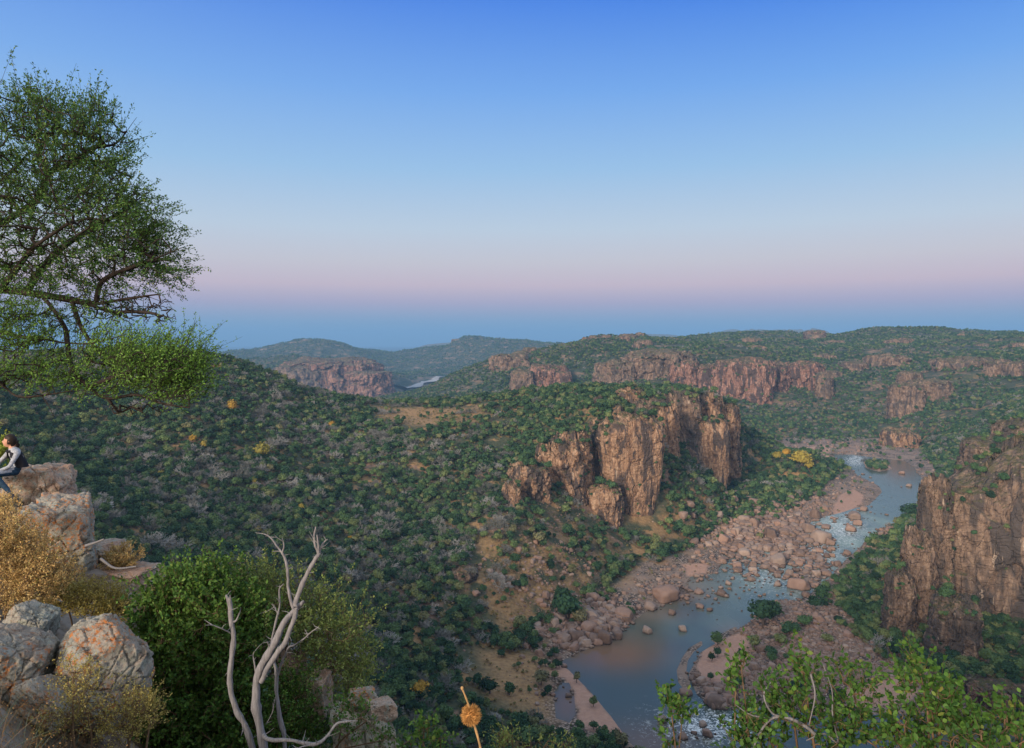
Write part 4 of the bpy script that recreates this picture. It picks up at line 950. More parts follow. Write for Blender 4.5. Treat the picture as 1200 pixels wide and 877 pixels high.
# ================================================================== the near ledge
FR = np.random.default_rng(77)
LP_ = [(0,-3,-1.6),(0,1,-1.7),(0,2.1,-2.1),(0,3.2,-4.5),(0,6,-9),(0,12,-16),(0,25,-27),(-1,2,-1.8),(-1,3.3,-3.6),(-1.5,5,-5),(-2,3.8,-3.0),(2,1,-1.8),(2,2.3,-2.2),(2,4,-5),(4,2,-2.2),(4,4,-5),(6,6,-9),(8,3,-4),(8,10,-15),(8,25,-30),(8,-3,-1.6),
 (-3.5,5,-2.85),(-2.5,5,-3.5),(-4.5,6.5,-3.3),(-3.9,5.8,-3.1),(-3.2,4.2,-2.6),(-3,2.5,-2.3),(-5,7.5,-3.35),(-4,7.2,-3.8),(-3.3,7.5,-5),(-6,8,-3.35),(-7,11,-3.4),(-6,11,-3.8),(-5.2,12,-4.6),(-4.6,11,-5.5),(-8.5,13,-3.15),(-7.5,13,-3.9),(-10,13.5,-3.0),(-9,16,-5),(-7,16,-8),(-10,20,-10),(-6,25,-22),(-16,25,-15),(-16,16,-4),(-16,8,-3),(-10,6,-2.9),(-6,3,-2.7),(-16,-3,-3.2),(-6,-3,-2.4),(-10,0,-3.0),(-3.6,9,-5.8),(-2.5,9,-6.5),(-1.6,9,-6.2),(-3,6,-4.2),(-1.8,6,-5.5),(-2,12,-11),(-4.5,16,-12),(-9,9,-2.6)]
la = np.array(LP_, float); lfit = tps_fit(la[:, :2] / 10, la[:, 2], 1e-3)
gx = np.arange(-16, 8.01, 0.11); gy_ = np.arange(-3, 27.01, 0.11); LX, LYY = np.meshgrid(gx, gy_)
LZ = tps_eval(lfit, np.c_[LX.ravel(), LYY.ravel()] / 10).reshape(LX.shape)
LZ = LZ + 0.22 * fbm(LX / 1.6, LYY / 1.6, 0 * LX, 5, 61) + 0.10 * (worley(LX / .7, LYY / .7, 0 * LX, 62)[0] - .5)
def ledge(x, y): return float(bilin(LZ, gx, gy_, np.array([x]), np.array([y]))[0])
def mat_lichen(name='lichen_rock', orange=0.5, base=((0.15, 0.15, 0.125), (0.42, 0.415, 0.36)), sc=1.0, pink=0.28):
    m, nt, b = nodemat(name); k = NT(nt); o = k.coord('Position')
    n = k.noise(o, 5 * sc, 9, 0.75); c = k.ramp(n, [(0.32, base[0]), (0.60, base[1])])
    c = k.mix(k.math('MULTIPLY', k.mask(k.noise(o, 20 * sc, 6, 0.75), 0.55, 0.60), .85), c, (0.07, 0.06, 0.05))
    c = k.mix(k.mask(k.noise(o, 11 * sc, 6, 0.8, 0.6), 0.52, 0.57), c, (0.38, 0.40, 0.34))
    c = k.mix(k.math('MULTIPLY', k.mask(k.noise(o, 1.3 * sc, 3), 0.42, 0.6), k.math('MULTIPLY', k.mask(k.nz(), -0.1, 0.7), pink)), c, (0.52, 0.30, 0.20))
    om = k.math('MULTIPLY', k.mask(k.noise(o, 2.2 * sc, 3), 0.64 - orange * .22, 0.72 - orange * .22), k.mask(k.noise(o, 17 * sc, 8, 0.85), 0.51, 0.55))
    c = k.mix(om, c, (0.52, 0.19, 0.055)); k.L(c, b.inputs[0])
    cr = k.vor(o, 2.6 * sc, 'DISTANCE_TO_EDGE'); h = k.math('ADD', k.noise(o, 5 * sc, 9, 0.75), k.math('MULTIPLY', k.mask(cr, 0.0, 0.03), 0.08)); k.bump(h, b, 1.0, 0.07)
    return m
M_LI = mat_lichen(); M_LO = mat_lichen('orange_lichen_rock', 1.05); M_LP = mat_lichen('pale_ledge_rock', 0.15, ((0.26, 0.18, 0.13), (0.60, 0.45, 0.35)), 1.0, .7)
M_LY = mat_lichen('yellow_lichen_rock', 0.3, ((0.22, 0.19, 0.13), (0.50, 0.45, 0.33)), 1.4)
def mat_ledge():
    m, nt, b = nodemat('ledge_ground'); k = NT(nt); o = k.coord('Position')
    c = k.ramp(k.noise(o, 12, 8, 0.8), [(0.38, (0.06, 0.045, 0.03)), (0.5, (0.20, 0.14, 0.085)), (0.62, (0.40, 0.29, 0.18))])
    c = k.mix(k.mask(k.noise(o, 1.2, 4), 0.5, 0.58), c, (0.40, 0.33, 0.27)); k.L(c, b.inputs[0]); k.bump(k.noise(o, 6, 8, 0.75), b, 1, 0.1); return m
me = make_mesh('rocky_ground', np.stack([LX, LYY, LZ], -1).reshape(-1, 3), grid_faces(*LX.shape), mats=[mat_ledge()]); link('rocky_ground', me, kind='structure')

def near_rock(px, py, Y, w, h, seed, mat, label, depth=None, rot=0.0, tiltv=0.0, n=76, blocky=1.0, rough=0.07, cat='boulder', name='boulder', rnd=0.035, layers=0.0):
    V, f = rock_verts(seed, n, 9, rough, (1, 1, 1), rnd, blocky)
    d = V / (np.linalg.norm(V, axis=1, keepdims=True)); q = V * 2.6 + seed
    v1, b1 = worley(q[:, 0] + .25 * fbm(q[:, 0], q[:, 1], q[:, 2], 3, 3), q[:, 1], q[:, 2], seed); v2, b2 = worley(q[:, 0] * 2.7, q[:, 1] * 2.7, q[:, 2] * 2.7, seed + 9)
    V = V + d * (0.07 * (v1 - .5) - 0.05 * (1 - sstep(0, .07, b1)) + 0.03 * (v2 - .5) + 0.05 * fbm(q[:, 0] * 2.2, q[:, 1] * 2.2, q[:, 2] * 2.2, 6, seed, .62))[:, None]
    if layers: V[:, :2] *= (1 + layers * vnoise(V[:, 2] * 7 + .6 * V[:, 0], V[:, 0] * .5, V[:, 1] * .5, seed))[:, None]
    V /= np.abs(V).max(0)
    sx, sz = w / F * Y / 2, h / F * Y / 2; V = V * [sx, depth / 2 if depth else (sx + sz) / 2, sz]
    c, s_ = math.cos(tiltv), math.sin(tiltv); V = np.stack([V[:, 0] * c - V[:, 2] * s_, V[:, 1], V[:, 0] * s_ + V[:, 2] * c], 1)
    me = make_mesh(name, V, f, mats=[mat]); o = link(name, me, loc=tuple(P(px, py, Y))); o.rotation_euler.z = rot
    o['label'] = label; o['category'] = cat; return o
near_rock(47, 584, 14.0, 74, 82, 501, M_LP, 'layered pinkish rock behind the seated woman', depth=1.3, rot=.3, rough=.08, layers=.07)
near_rock(6, 606, 13.6, 66, 64, 502, M_LI, 'dark grey boulder that the seated woman sits on', depth=1.5, rot=.1)
near_rock(67, 632, 11.8, 100, 98, 503, M_LO, 'big squarish boulder with orange lichen on top, below the seated woman', depth=1.3, rot=.25, blocky=.9, tiltv=-.08)
near_rock(30, 650, 11.7, 60, 70, 504, M_LI, 'grey boulder half hidden by the straw-coloured bush', depth=1.0, rot=-.3)
near_rock(122, 648, 12.8, 52, 30, 505, M_LP, 'pale flat rock ledge right of the big squarish boulder', depth=.9, layers=.1)
near_rock(150, 682, 12.2, 66, 40, 506, M_LP, 'pale stepped rock slab beside the green bush', depth=1.0, rot=-.2, layers=.12)
near_rock(130, 700, 11.6, 64, 34, 507, M_LP, 'pale grey stepped slab under the stepped ledge', depth=1.0, rot=.2, layers=.12)
near_rock(162, 716, 11.6, 40, 50, 512, M_LP, 'narrow pale rock at the edge of the green bush', depth=.8, rot=.1)
near_rock(119, 790, 7.0, 124, 136, 508, M_LO, 'large rounded boulder with a band of orange lichen at lower left', depth=1.0, rot=-.25, blocky=0, tiltv=-.32, rnd=.07)
near_rock(8, 786, 6.6, 104, 96, 509, M_LI, 'pale grey lichen boulder cut by the left edge', depth=.9, rot=.2, blocky=.5, tiltv=-.35)
near_rock(56, 822, 6.35, 78, 34, 510, M_LI, 'grey sloping rock slab in front of the lower left boulders', depth=.5, tiltv=-.85, blocky=.5)
near_rock(34, 737, 7.7, 58, 56, 511, M_LI, 'small grey-green boulder above the pale lichen boulder', depth=.6, blocky=.4, tiltv=-.4)
near_rock(58, 784, 7.0, 28, 46, 513, M_LI, 'small wedge of grey rock jammed between two boulders', depth=.35, blocky=.6, tiltv=-.2)
near_rock(430, 884, 8.6, 100, 124, 514, M_LY, 'rock with yellow-green lichen at the bottom right of the dead tree', depth=1.2, blocky=.4, rot=.4, tiltv=.15)
near_rock(424, 816, 8.7, 36, 20, 515, M_LO, 'small orange-stained block on top of the yellow lichen rock', depth=.3, rot=.2)
near_rock(446, 832, 8.5, 34, 24, 517, M_LP, 'small brown rock on the right shoulder of the yellow lichen rock', depth=.35, rot=.5)
near_rock(372, 812, 9.2, 34, 54, 516, M_LP, 'pale upright rock showing through the bushes behind the dead tree', depth=.5)
near_rock(340, 790, 9.6, 40, 50, 518, M_LP, 'pinkish rock mostly hidden in the bushes behind the dead tree', depth=.6)

# ================================================================== growing plants
def catmull(pts, n):
    p = np.asarray(pts, float); p = np.vstack([2 * p[0] - p[1], p, 2 * p[-1] - p[-2]]); out = []
    for i in range(1, len(p) - 2):
        t = np.linspace(0, 1, n, endpoint=False)[:, None]; a, b, c, d = p[i - 1], p[i], p[i + 1], p[i + 2]
        out.append(0.5 * (2 * b + (c - a) * t + (2 * a - 5 * b + 4 * c - d) * t ** 2 + (3 * b - a - 3 * c + d) * t ** 3))
    return np.vstack(out + [p[-2][None]])
def grow(limbs, targets, step=0.12, jit=0.015, g=FR, reach=None):
    """limbs: list of polylines (k,3); targets joined one by one to the nearest wood. Returns nodes, parents, tip index per target"""
    N_ = []; PR = []
    for L_ in limbs:
        L_ = np.asarray(L_); st = -1
        if N_:
            A = np.array(N_); d = np.linalg.norm(A - L_[0], axis=1); st = int(d.argmin())
        for q in L_: N_.append(q); PR.append(st); st = len(N_) - 1
    cap = len(N_) + sum(1 for _ in targets) * 14; A = np.zeros((cap, 3)); A[:len(N_)] = N_; n = len(N_)
    d0 = np.array([np.linalg.norm(A[:n] - t, axis=1).min() for t in targets]); tips = np.zeros(len(targets), int)
    for ti in np.argsort(d0):
        t = targets[ti]; dd = np.linalg.norm(A[:n] - t, axis=1); j = int(dd.argmin()); L_ = dd[j]; m = int(np.clip(math.ceil(L_ / step), 1, 12))
        p0 = A[j]; pd = (A[j] - A[PR[j]]) if PR[j] >= 0 else np.array([0, 0, 1.0]); pd = pd / (np.linalg.norm(pd) + 1e-9) * L_ * 0.35
        for q in range(1, m + 1):
            u = q / m; c = (1 - u) ** 2 * p0 + 2 * u * (1 - u) * (p0 + pd) + u * u * t + (g.normal(size=3) * jit if q < m else 0)
            if n >= cap: break
            A[n] = c; PR.append(j); j = n; n += 1
        tips[ti] = j
    return A[:n], np.array(PR[:n]), tips
def wood(mb, A, PR, r0, rmax, m=0, sides=4, pw=0.45, base_r=None):
    n = len(A); cnt = np.ones(n)
    for i in range(n - 1, -1, -1):
        if PR[i] >= 0: cnt[PR[i]] += cnt[i] if PR[i] < i else 0
    r = np.minimum(r0 * (cnt ** pw), rmax); idx = np.where(PR >= 0)[0]
    P2 = np.stack([A[PR[idx]], A[idx]], 1); D_ = P2[:, 1] - P2[:, 0]; P2[:, 1] += D_ * 0.06
    R2 = np.stack([np.minimum(r[PR[idx]], r[idx] * 1.35), r[idx]], 1); ok = np.linalg.norm(D_, axis=1) > 1e-4
    mb.tubes(P2[ok], R2[ok], sides, m=m)
def leaf6(mb, Pos, Dir, Ln, Wd, m=0, g=FR):
    n = len(Pos); Dir = Dir / (np.linalg.norm(Dir, axis=1, keepdims=True) + 1e-9); S = np.cross(Dir, g.normal(size=(n, 3))); S /= np.linalg.norm(S, axis=1, keepdims=True) + 1e-9; U = np.cross(S, Dir)
    Ln = np.broadcast_to(Ln, n)[:, None]; Wd = np.broadcast_to(Wd, n)[:, None]
    f = lambda a, s, u: Pos + Dir * Ln * a + S * Wd * s + U * Wd * u
    V = np.stack([f(0, 0, 0), f(.28, .42, .10), f(.68, .42, .10), f(1, 0, -.05), f(.68, -.42, .10), f(.28, -.42, .10)], 1)
    b = np.arange(n)[:, None] * 6; mb.add(V, q=np.vstack([b + [0, 1, 2, 3], b + [0, 3, 4, 5]]), m=m)
def clump_targets(cl, Y, g=FR, soft=False):
    """cl: (px, py, rx, ry, n, depth m) ellipses seen from the viewpoint, filled through their real depth"""
    T = []
    for (cx, cy, rx, ry, n, dp) in cl:
        u = g.normal(size=(n * 2, 3)); u /= np.linalg.norm(u, axis=1, keepdims=True); u *= (g.random(n * 2) ** (1 / 2.2))[:, None]; u = u[:n]
        if soft: u = g.normal(size=(n, 3)) * [.46, .6, .46] + np.outer(g.normal(size=n) * .15, [.8, 0, .6])
        c = P(cx, cy, Y); T.append(c + u * [rx / F * Y, dp, ry / F * Y])
    return np.vstack(T)
def plant(name, label, cat, limbs, cl, Y, leafmat, woodmat, leaves=14, ll=0.03, lw=0.014, shoot=0.12, up=0.5, out=0.5, r0=0.0016, rmax=0.03, group=None, hexa=False, stepv=0.10, spread=0.012, bare=0.0, parts=('branches', 'foliage'), g=FR, droop=0.0, thin=1, soft=False):
    T = clump_targets(cl, Y, g, soft); A, PR, tips = grow(limbs, T, stepv, 0.012, g)
    root = bpy.data.objects.new(name, None); C.objects.link(root); root.empty_display_size = 0.1; base = Vector(limbs[0][0]); root.location = base; root['label'] = label; root['category'] = cat
    if group: root['group'] = group
    wb = MB(); wood(wb, A, PR, r0, rmax)
    cen = T.mean(0); lb = MB(); k = len(T)
    pd = T - A[PR[tips]]; pd /= np.linalg.norm(pd, axis=1, keepdims=True) + 1e-9; od = T - cen; od /= np.linalg.norm(od, axis=1, keepdims=True) + 1e-9
    for rep in range(thin):
        sdv = pd * 0.6 + od * out + np.array([0, 0, up]) + g.normal(size=(k, 3)) * 0.35 * (1 + rep); sdv /= np.linalg.norm(sdv, axis=1, keepdims=True)
        sl = shoot * g.uniform(0.5, 1.5, k)[:, None]; S0 = T - sdv * sl * 0.3; S1 = T + sdv * sl
        wb.tubes(np.stack([S0, (S0 + S1) / 2 + g.normal(size=(k, 3)) * 0.004, S1], 1), np.tile([r0, r0 * .8, r0 * .5], (k, 1)), 3)
        has = g.random(k) >= bare; a, b = S0[has], S1[has]; kk = len(a)
        if kk:
            u = g.random((kk, leaves, 1)) ** 0.8; Pp = a[:, None] + (b - a)[:, None] * u + g.normal(size=(kk, leaves, 3)) * spread
            Dd = (b - a)[:, None] / np.linalg.norm(b - a, axis=1)[:, None, None] * 0.6 + g.normal(size=(kk, leaves, 3)) * 0.6; Dd[..., 2] -= droop
            Pp = Pp.reshape(-1, 3); Dd = Dd.reshape(-1, 3); L_ = ll * g.uniform(.6, 1.3, len(Pp)); W_ = lw * g.uniform(.7, 1.3, len(Pp))
            (leaf6(lb, Pp, Dd, L_, W_, g=g) if hexa else lb.leaves(Pp, Dd, L_, W_, rg=g))
    inv = np.array(base)
    for nm, b_, mt in ((parts[0], wb, woodmat), (parts[1], lb, leafmat)):
        if not b_.v: continue
        b_.v = [v - inv for v in b_.v]; link(nm, b_.mesh(nm, [mt], smooth=False), parent=root)
    return root
def root_at(px, Y, dz=0.05):
    x = (px - 600) / F * Y; return np.array([x, Y, ledge(x, Y) - dz])
def stems_to(base, tops, Y=None, n=5):
    return [catmull([base, (base + np.array(t)) / 2 + FR.normal(size=3) * .05, t], n) for t in tops]

M_BARK = mat_plain('dark_bark', (0.045, 0.036, 0.032), 0.95, bump=(30, 0.01), var=(14,))
M_TWIG = mat_plain('brown_twigs', (0.17, 0.11, 0.065), 0.9)
M_DEAD = mat_plain('weathered_dead_wood', (0.215, 0.205, 0.21), 0.85, bump=(90, 0.004), var=(9, (8, 8, .8)))
M_ACL = mat_leaf('acacia_leaves', [(0.0, (0.035, 0.095, 0.025)), (0.5, (0.068, 0.165, 0.038)), (0.85, (0.12, 0.24, 0.05)), (1.0, (0.26, 0.30, 0.08))], 1.2, 0.3)
M_BSH = mat_leaf('bush_leaves', [(0.0, (0.030, 0.085, 0.018)), (0.5, (0.070, 0.16, 0.028)), (0.9, (0.14, 0.26, 0.045)), (1.0, (0.22, 0.27, 0.06))], 2.0, 0.25)
M_OLV = mat_leaf('olive_leaves', [(0.0, (0.12, 0.17, 0.04)), (0.5, (0.21, 0.28, 0.07)), (1.0, (0.36, 0.40, 0.12))], 2.0, 0.25)
M_STR = mat_leaf('straw_leaves', [(0.0, (0.40, 0.24, 0.08)), (0.5, (0.64, 0.42, 0.17)), (0.85, (0.70, 0.52, 0.22)), (1.0, (0.38, 0.36, 0.10))], 3.0, 0.2)
M_STO = mat_leaf('olive_straw_leaves', [(0.0, (0.26, 0.20, 0.05)), (0.5, (0.44, 0.36, 0.09)), (1.0, (0.60, 0.50, 0.18))], 3.0, 0.2)
M_RSH = mat_leaf('shrub_leaves', [(0.0, (0.028, 0.075, 0.018)), (0.5, (0.060, 0.145, 0.028)), (0.92, (0.12, 0.24, 0.04)), (1.0, (0.24, 0.23, 0.05))], 3.0, 0.3)

# ---- the thorn tree at the left edge
def lm(pts, Y=9.0, n=6): return catmull([P(p[0], p[1], p[2] if len(p) > 2 else Y) for p in pts], n)
ACL = [lm([(-215,665,9.2),(-200,560,9.2),(-165,450,9.1),(-120,375,9.0),(-70,345,9.0),(0,340,9.0),(50,346,8.9),(85,352,8.9),(112,356,8.8),(150,350,8.7),(186,345,8.6)]),
 lm([(-120,375,9.0),(-70,310,9.4),(-20,275,9.5),(22,250,9.5),(48,228,9.4),(58,202,9.4),(85,192,9.3),(110,173,9.2),(136,168,9.1),(160,138,9.0)]),
 lm([(22,250,9.5),(0,200,9.8),(-12,150,9.9),(18,112,9.9)]), lm([(56,210,9.4),(44,170,9.6),(50,130,9.6),(66,100,9.6)]),
 lm([(30,343,9.0),(62,300,9.2),(100,272,9.3),(140,250,9.3),(172,226,9.2)]), lm([(112,356,8.8),(120,330,8.8),(150,315,8.7),(190,300,8.6),(214,290,8.6)]),
 lm([(48,346,8.9),(62,362,8.8),(76,384,8.7),(79,402,8.6),(84,430,8.5),(104,454,8.4),(126,467,8.3),(160,463,8.2),(190,473,8.1),(222,478,8.0)]),
 lm([(-70,345,9.0),(-40,372,8.8),(10,392,8.7),(48,397,8.6),(76,402,8.5),(108,402,8.4),(150,392,8.3)]),
 lm([(-120,375,9.0),(-90,410,8.6),(-40,432,8.4),(0,450,8.3),(22,465,8.2),(60,462,8.1),(84,458,8.0)]), lm([(48,463,8.1),(56,474,8.1),(63,488,8.1)], n=3),
 lm([(100,355,8.8),(130,365,8.7),(170,366,8.6),(206,374,8.5)]), lm([(84,352,8.9),(96,385,8.7),(120,415,8.5),(160,425,8.4),(205,420,8.3)]), lm([(-70,310,9.4),(-60,240,9.8),(-80,180,9.9)]), lm([(0,340,9.0),(20,315,8.6),(40,290,8.3),(80,262,8.1)]),
 lm([(104,454,8.4),(140,440,8.2),(180,430,8.1),(220,415,8.0)])]
ACC = [(20,125,45,26,200,.7),(75,120,40,28,200,.6),(112,130,24,24,110,.5),(30,170,60,30,260,.9),(95,165,45,20,160,.6),(20,215,60,30,230,.9),(85,225,45,25,180,.7),(140,215,30,28,150,.6),(170,235,26,30,120,.5),(110,255,70,28,260,.8),(180,275,32,32,170,.5),(40,265,60,35,220,.9),
 (130,290,60,25,220,.7),(40,305,55,25,170,.9),(185,312,34,16,80,.45),(90,322,60,20,120,.7),(-60,200,70,80,400,1.2),(-70,330,60,60,250,1.2)]
acacia_kw = dict(leaves=26, ll=0.036, lw=0.016, shoot=0.27, up=0.40, out=0.9, soft=True, r0=0.0024, rmax=0.044, stepv=0.16, spread=0.014)
ACC = [(a - 20 if a > 120 else a - 6 if a > 60 else a, b + (22 if b < 180 else 8), c, d * .9, int(e * .66), f) for a, b, c, d, e, f in ACC + [(45,365,40,16,60,.5),(120,345,40,14,60,.5),(150,190,22,14,60,.3),(195,265,16,22,70,.3),(205,300,14,20,60,.3),(150,140,14,10,20,.2),(118,110,22,12,40,.3),(40,100,30,14,50,.4)]]
ac = plant('thorn_tree', 'large feathery green thorn tree overhanging the left edge', 'tree', ACL, ACC, 8.8, M_ACL, M_BARK, parts=('trunk', 'crown'), **acacia_kw)
# lower sprays of the same tree, their light painted into a paler leaf green
M_ACB = mat_leaf('lit_acacia_leaves', [(0.0, (0.08, 0.18, 0.03)), (0.5, (0.15, 0.31, 0.05)), (1.0, (0.24, 0.42, 0.08))], 1.5, 0.3)
LOWC = [(10,372,30,18,90,.4),(22,405,34,18,110,.5),(14,440,34,16,90,.4),(70,446,30,14,80,.4),(60,425,20,10,30,.3),(128,418,22,12,70,.4),(160,412,24,16,110,.4),(185,425,34,20,190,.5),(212,436,22,24,170,.4),(205,458,34,14,120,.4),(165,450,28,14,80,.4),(225,405,14,10,24,.3),(120,398,18,10,26,.3),(120,455,20,10,30,.3)]
LOWC = [(a, b, c * 1.0, d, int(e * .9), f) for a, b, c, d, e, f in LOWC]; LOWC = [(a, b, c, d, int(e * .7), f * 1.3) for a, b, c, d, e, f in LOWC]; lt = clump_targets(LOWC, 8.3, soft=True); A, PR, tips = grow(ACL, lt, 0.14, 0.014); wb = MB(); wood(wb, A[sum(len(l) for l in ACL):] if False else A, PR, 0.0024, 0.03); lb_ = MB(); pdv = lt - A[PR[tips]]; pdv /= np.linalg.norm(pdv, axis=1, keepdims=True) + 1e-9
for rep in range(2):
    sv_ = pdv * .3 + FR.normal(size=lt.shape) * .35 + np.array([.55, 0, .70]); sv_ /= np.linalg.norm(sv_, axis=1, keepdims=True); sl_ = FR.uniform(.14, .42, len(lt))[:, None]; a_, b_ = lt - sv_ * sl_ * .3, lt + sv_ * sl_
    wb.tubes(np.stack([a_, b_], 1), np.tile([.0022, .0012], (len(lt), 1)), 3); u = FR.random((len(lt), 16, 1)); q_ = a_[:, None] + (b_ - a_)[:, None] * u + FR.normal(size=(len(lt), 16, 3)) * .012; dd_ = np.repeat(sv_[:, None], 16, 1) * .7 + FR.normal(size=q_.shape) * .5
    lb_.leaves(q_.reshape(-1, 3), dd_.reshape(-1, 3), .032 * FR.uniform(.6, 1.3, q_.size // 3), .015, rg=FR)
inv = np.array(ac.location)
for nm, m_, mt in (('low_branches', wb, M_BARK), ('low_foliage', lb_, M_ACB)): m_.v = [v - inv for v in m_.v]; link(nm, m_.mesh(nm, [mt], smooth=False), parent=ac)
# bare dark twig tangle under the middle of the crown
T = clump_targets([(150,360,60,18,150,.5),(110,378,50,16,90,.5),(190,372,22,14,50,.3),(160,480,40,8,40,.3)], 8.7); A, PR, _ = grow(ACL, T, 0.12, 0.02); mb = MB(); wood(mb, A, PR, 0.0028, 0.02); inv = np.array(ac.location); mb.v = [v - inv for v in mb.v]
link('bare_twigs', mb.mesh('bare_twigs', [M_BARK], smooth=False), parent=ac)

# ---- green bushes right of the rocks
bR = root_at(232, 9.0)
plant('green_bush', 'large glossy dark green bush between the lichen boulders and the dead tree', 'bush', stems_to(bR, [P(200,720,9.2), P(250,730,9.2), P(215,800,8.8), P(280,800,9.0), P(180,690,9.4)]),
      [(a, b + 14, c, d, e, f) for a, b, c, d, e, f in [(205,682,26,20,170,.4),(238,672,24,18,120,.4),(262,700,26,26,240,.5),(196,716,22,22,170,.4),(232,722,26,26,260,.5),(182,748,18,26,160,.4),(214,766,26,24,260,.5),(254,752,24,26,260,.5),(292,730,22,26,200,.4),(282,782,26,28,260,.5),(238,800,28,26,280,.5),(200,806,22,28,220,.4),(190,850,24,30,220,.4),(228,848,28,28,260,.5),(272,840,30,34,320,.5),(300,860,24,26,200,.4),(250,875,50,20,260,.5),(178,700,12,22,50,.3),(285,705,16,16,60,.3)]], 9.0, M_BSH, M_TWIG,
      leaves=18, ll=0.050, lw=0.030, shoot=0.22, soft=True, up=0.5, out=0.4, r0=0.0018, rmax=0.03)
bR = root_at(360, 9.6)
plant('olive_bush', 'pale olive bush with small leaves behind the dead tree', 'bush', stems_to(bR, [P(330,720,9.8), P(380,760,9.8), P(300,690,10)]),
      [(316,700,38,24,260,.6),(352,726,38,30,340,.6),(385,752,38,34,360,.6),(410,785,24,30,180,.5),(300,684,26,14,70,.4)], 9.8, M_OLV, M_TWIG, leaves=18, ll=0.036, lw=0.019, shoot=0.24, soft=True, up=0.8, out=0.5, r0=0.0016, rmax=0.022)
bR = root_at(345, 8.8)
plant('green_bush', 'small dense dark green bush under the fork of the dead tree', 'bush', stems_to(bR, [P(345,830,8.9), P(330,850,8.9)]), [(345,822,34,34,330,.5),(330,860,44,30,360,.5),(372,858,20,20,90,.4)], 8.9, M_BSH, M_TWIG, leaves=16, ll=0.034, lw=0.02, shoot=0.1, r0=0.0014, rmax=0.018)
bR = root_at(405, 8.2)
plant('creeper', 'thin leafy creeper spread over the yellow lichen rock', 'plant', stems_to(P(390,880,8.1), [P(430,845,7.9), P(450,868,7.9), P(400,850,7.9)]), [(415,850,30,12,40,.2),(448,866,22,10,26,.2),(410,828,22,14,50,.25)], 8.0, M_BSH, M_TWIG, leaves=6, ll=0.034, lw=0.024, shoot=0.09, r0=0.0014, rmax=0.01, hexa=True)
plant('leafy_sprig', 'leafy sprig rising at the bottom edge left of the seed head', 'plant', stems_to(P(500,960,7.2), [P(497,846,7.2), P(515,862,7.2), P(480,868,7.2)]), [(498,856,16,12,22,.12),(512,870,18,9,24,.12),(482,876,14,8,16,.1)], 7.2, M_BSH, M_TWIG, leaves=7, ll=0.045, lw=0.026, shoot=0.10, up=.8, r0=0.0016, rmax=0.008, hexa=True)
plant('leafy_sprig', 'grey-green tuft of twigs at the bottom edge right of the seed head', 'plant', stems_to(P(585,980,7.6), [P(585,858,7.6), P(600,868,7.6), P(640,872,7.6)]), [(588,868,18,10,30,.15),(620,876,26,8,30,.15),(655,876,22,8,26,.12)], 7.6, M_OLV, M_TWIG, leaves=9, ll=0.035, lw=0.012, shoot=0.12, up=1., r0=0.0016, rmax=0.008)
plant('leafy_bush', 'bright yellow-green leaves at the left edge behind the seated woman', 'bush', stems_to(P(-12,600,15), [P(0,540,15), P(-10,520,15)]), [(0,528,9,14,60,.3),(-14,530,20,26,120,.4)], 15.0, mat_leaf('yellow_green_leaves', [(0.0, (0.22, 0.30, 0.04)), (1.0, (0.42, 0.46, 0.08))]), M_TWIG, leaves=14, ll=0.06, lw=0.035, shoot=0.15)

# ---- straw-coloured bushes among the rocks
SB = [('broad straw-yellow bush at the left edge below the seated woman', 5, 8.6, [(0,628,30,28,320,.5),(22,655,34,32,480,.5),(50,676,34,24,360,.5),(-20,670,50,50,320,.6),(30,695,40,18,260,.5)], M_STR),
 ('low olive-yellow bush between the squarish boulder and the orange-banded one', 85, 9.3, [(75,698,34,16,300,.4),(112,704,34,18,340,.4),(138,716,20,14,120,.3),(50,716,30,12,120,.3)], M_STO),
 ('small straw bush growing on the pale stepped ledge', 145, 12.2, [(145,653,20,13,150,.3),(136,664,16,8,70,.3)], M_STR),
 ('sparse olive bush in front of the orange-banded boulder', 100, 6.0, [(86,790,18,18,30,.2),(96,815,30,26,80,.3),(80,845,34,22,90,.3)], M_STO),
 ('sparse straw twigs at the right foot of the orange-banded boulder', 160, 6.2, [(160,826,24,16,80,.25),(150,850,30,18,120,.3),(176,842,14,10,40,.2)], M_STO),
 ('tuft of dry brush at the left edge beside the boulder under the woman', 2, 10.5, [(4,592,12,10,60,.25),(-4,606,18,14,90,.3)], M_STR)]
for lb, rx_, Yb, cl, mt in SB:
    b0 = root_at(rx_, Yb); tops = [P(c[0], c[1], Yb) for c in cl[:3]]
    if b0[2] > min(t[2] for t in tops) - .05: b0[2] = min(t[2] for t in tops) - .25
    plant('dry_bush', lb, 'bush', stems_to(b0, tops, n=4), cl, Yb, mt, M_TWIG, leaves=17, ll=0.024 * Yb / 8, lw=0.012 * Yb / 8, shoot=0.11, up=0.9, out=0.35, r0=0.0013, rmax=0.012, stepv=0.08, spread=0.011, group='dry bushes among the lichen boulders')
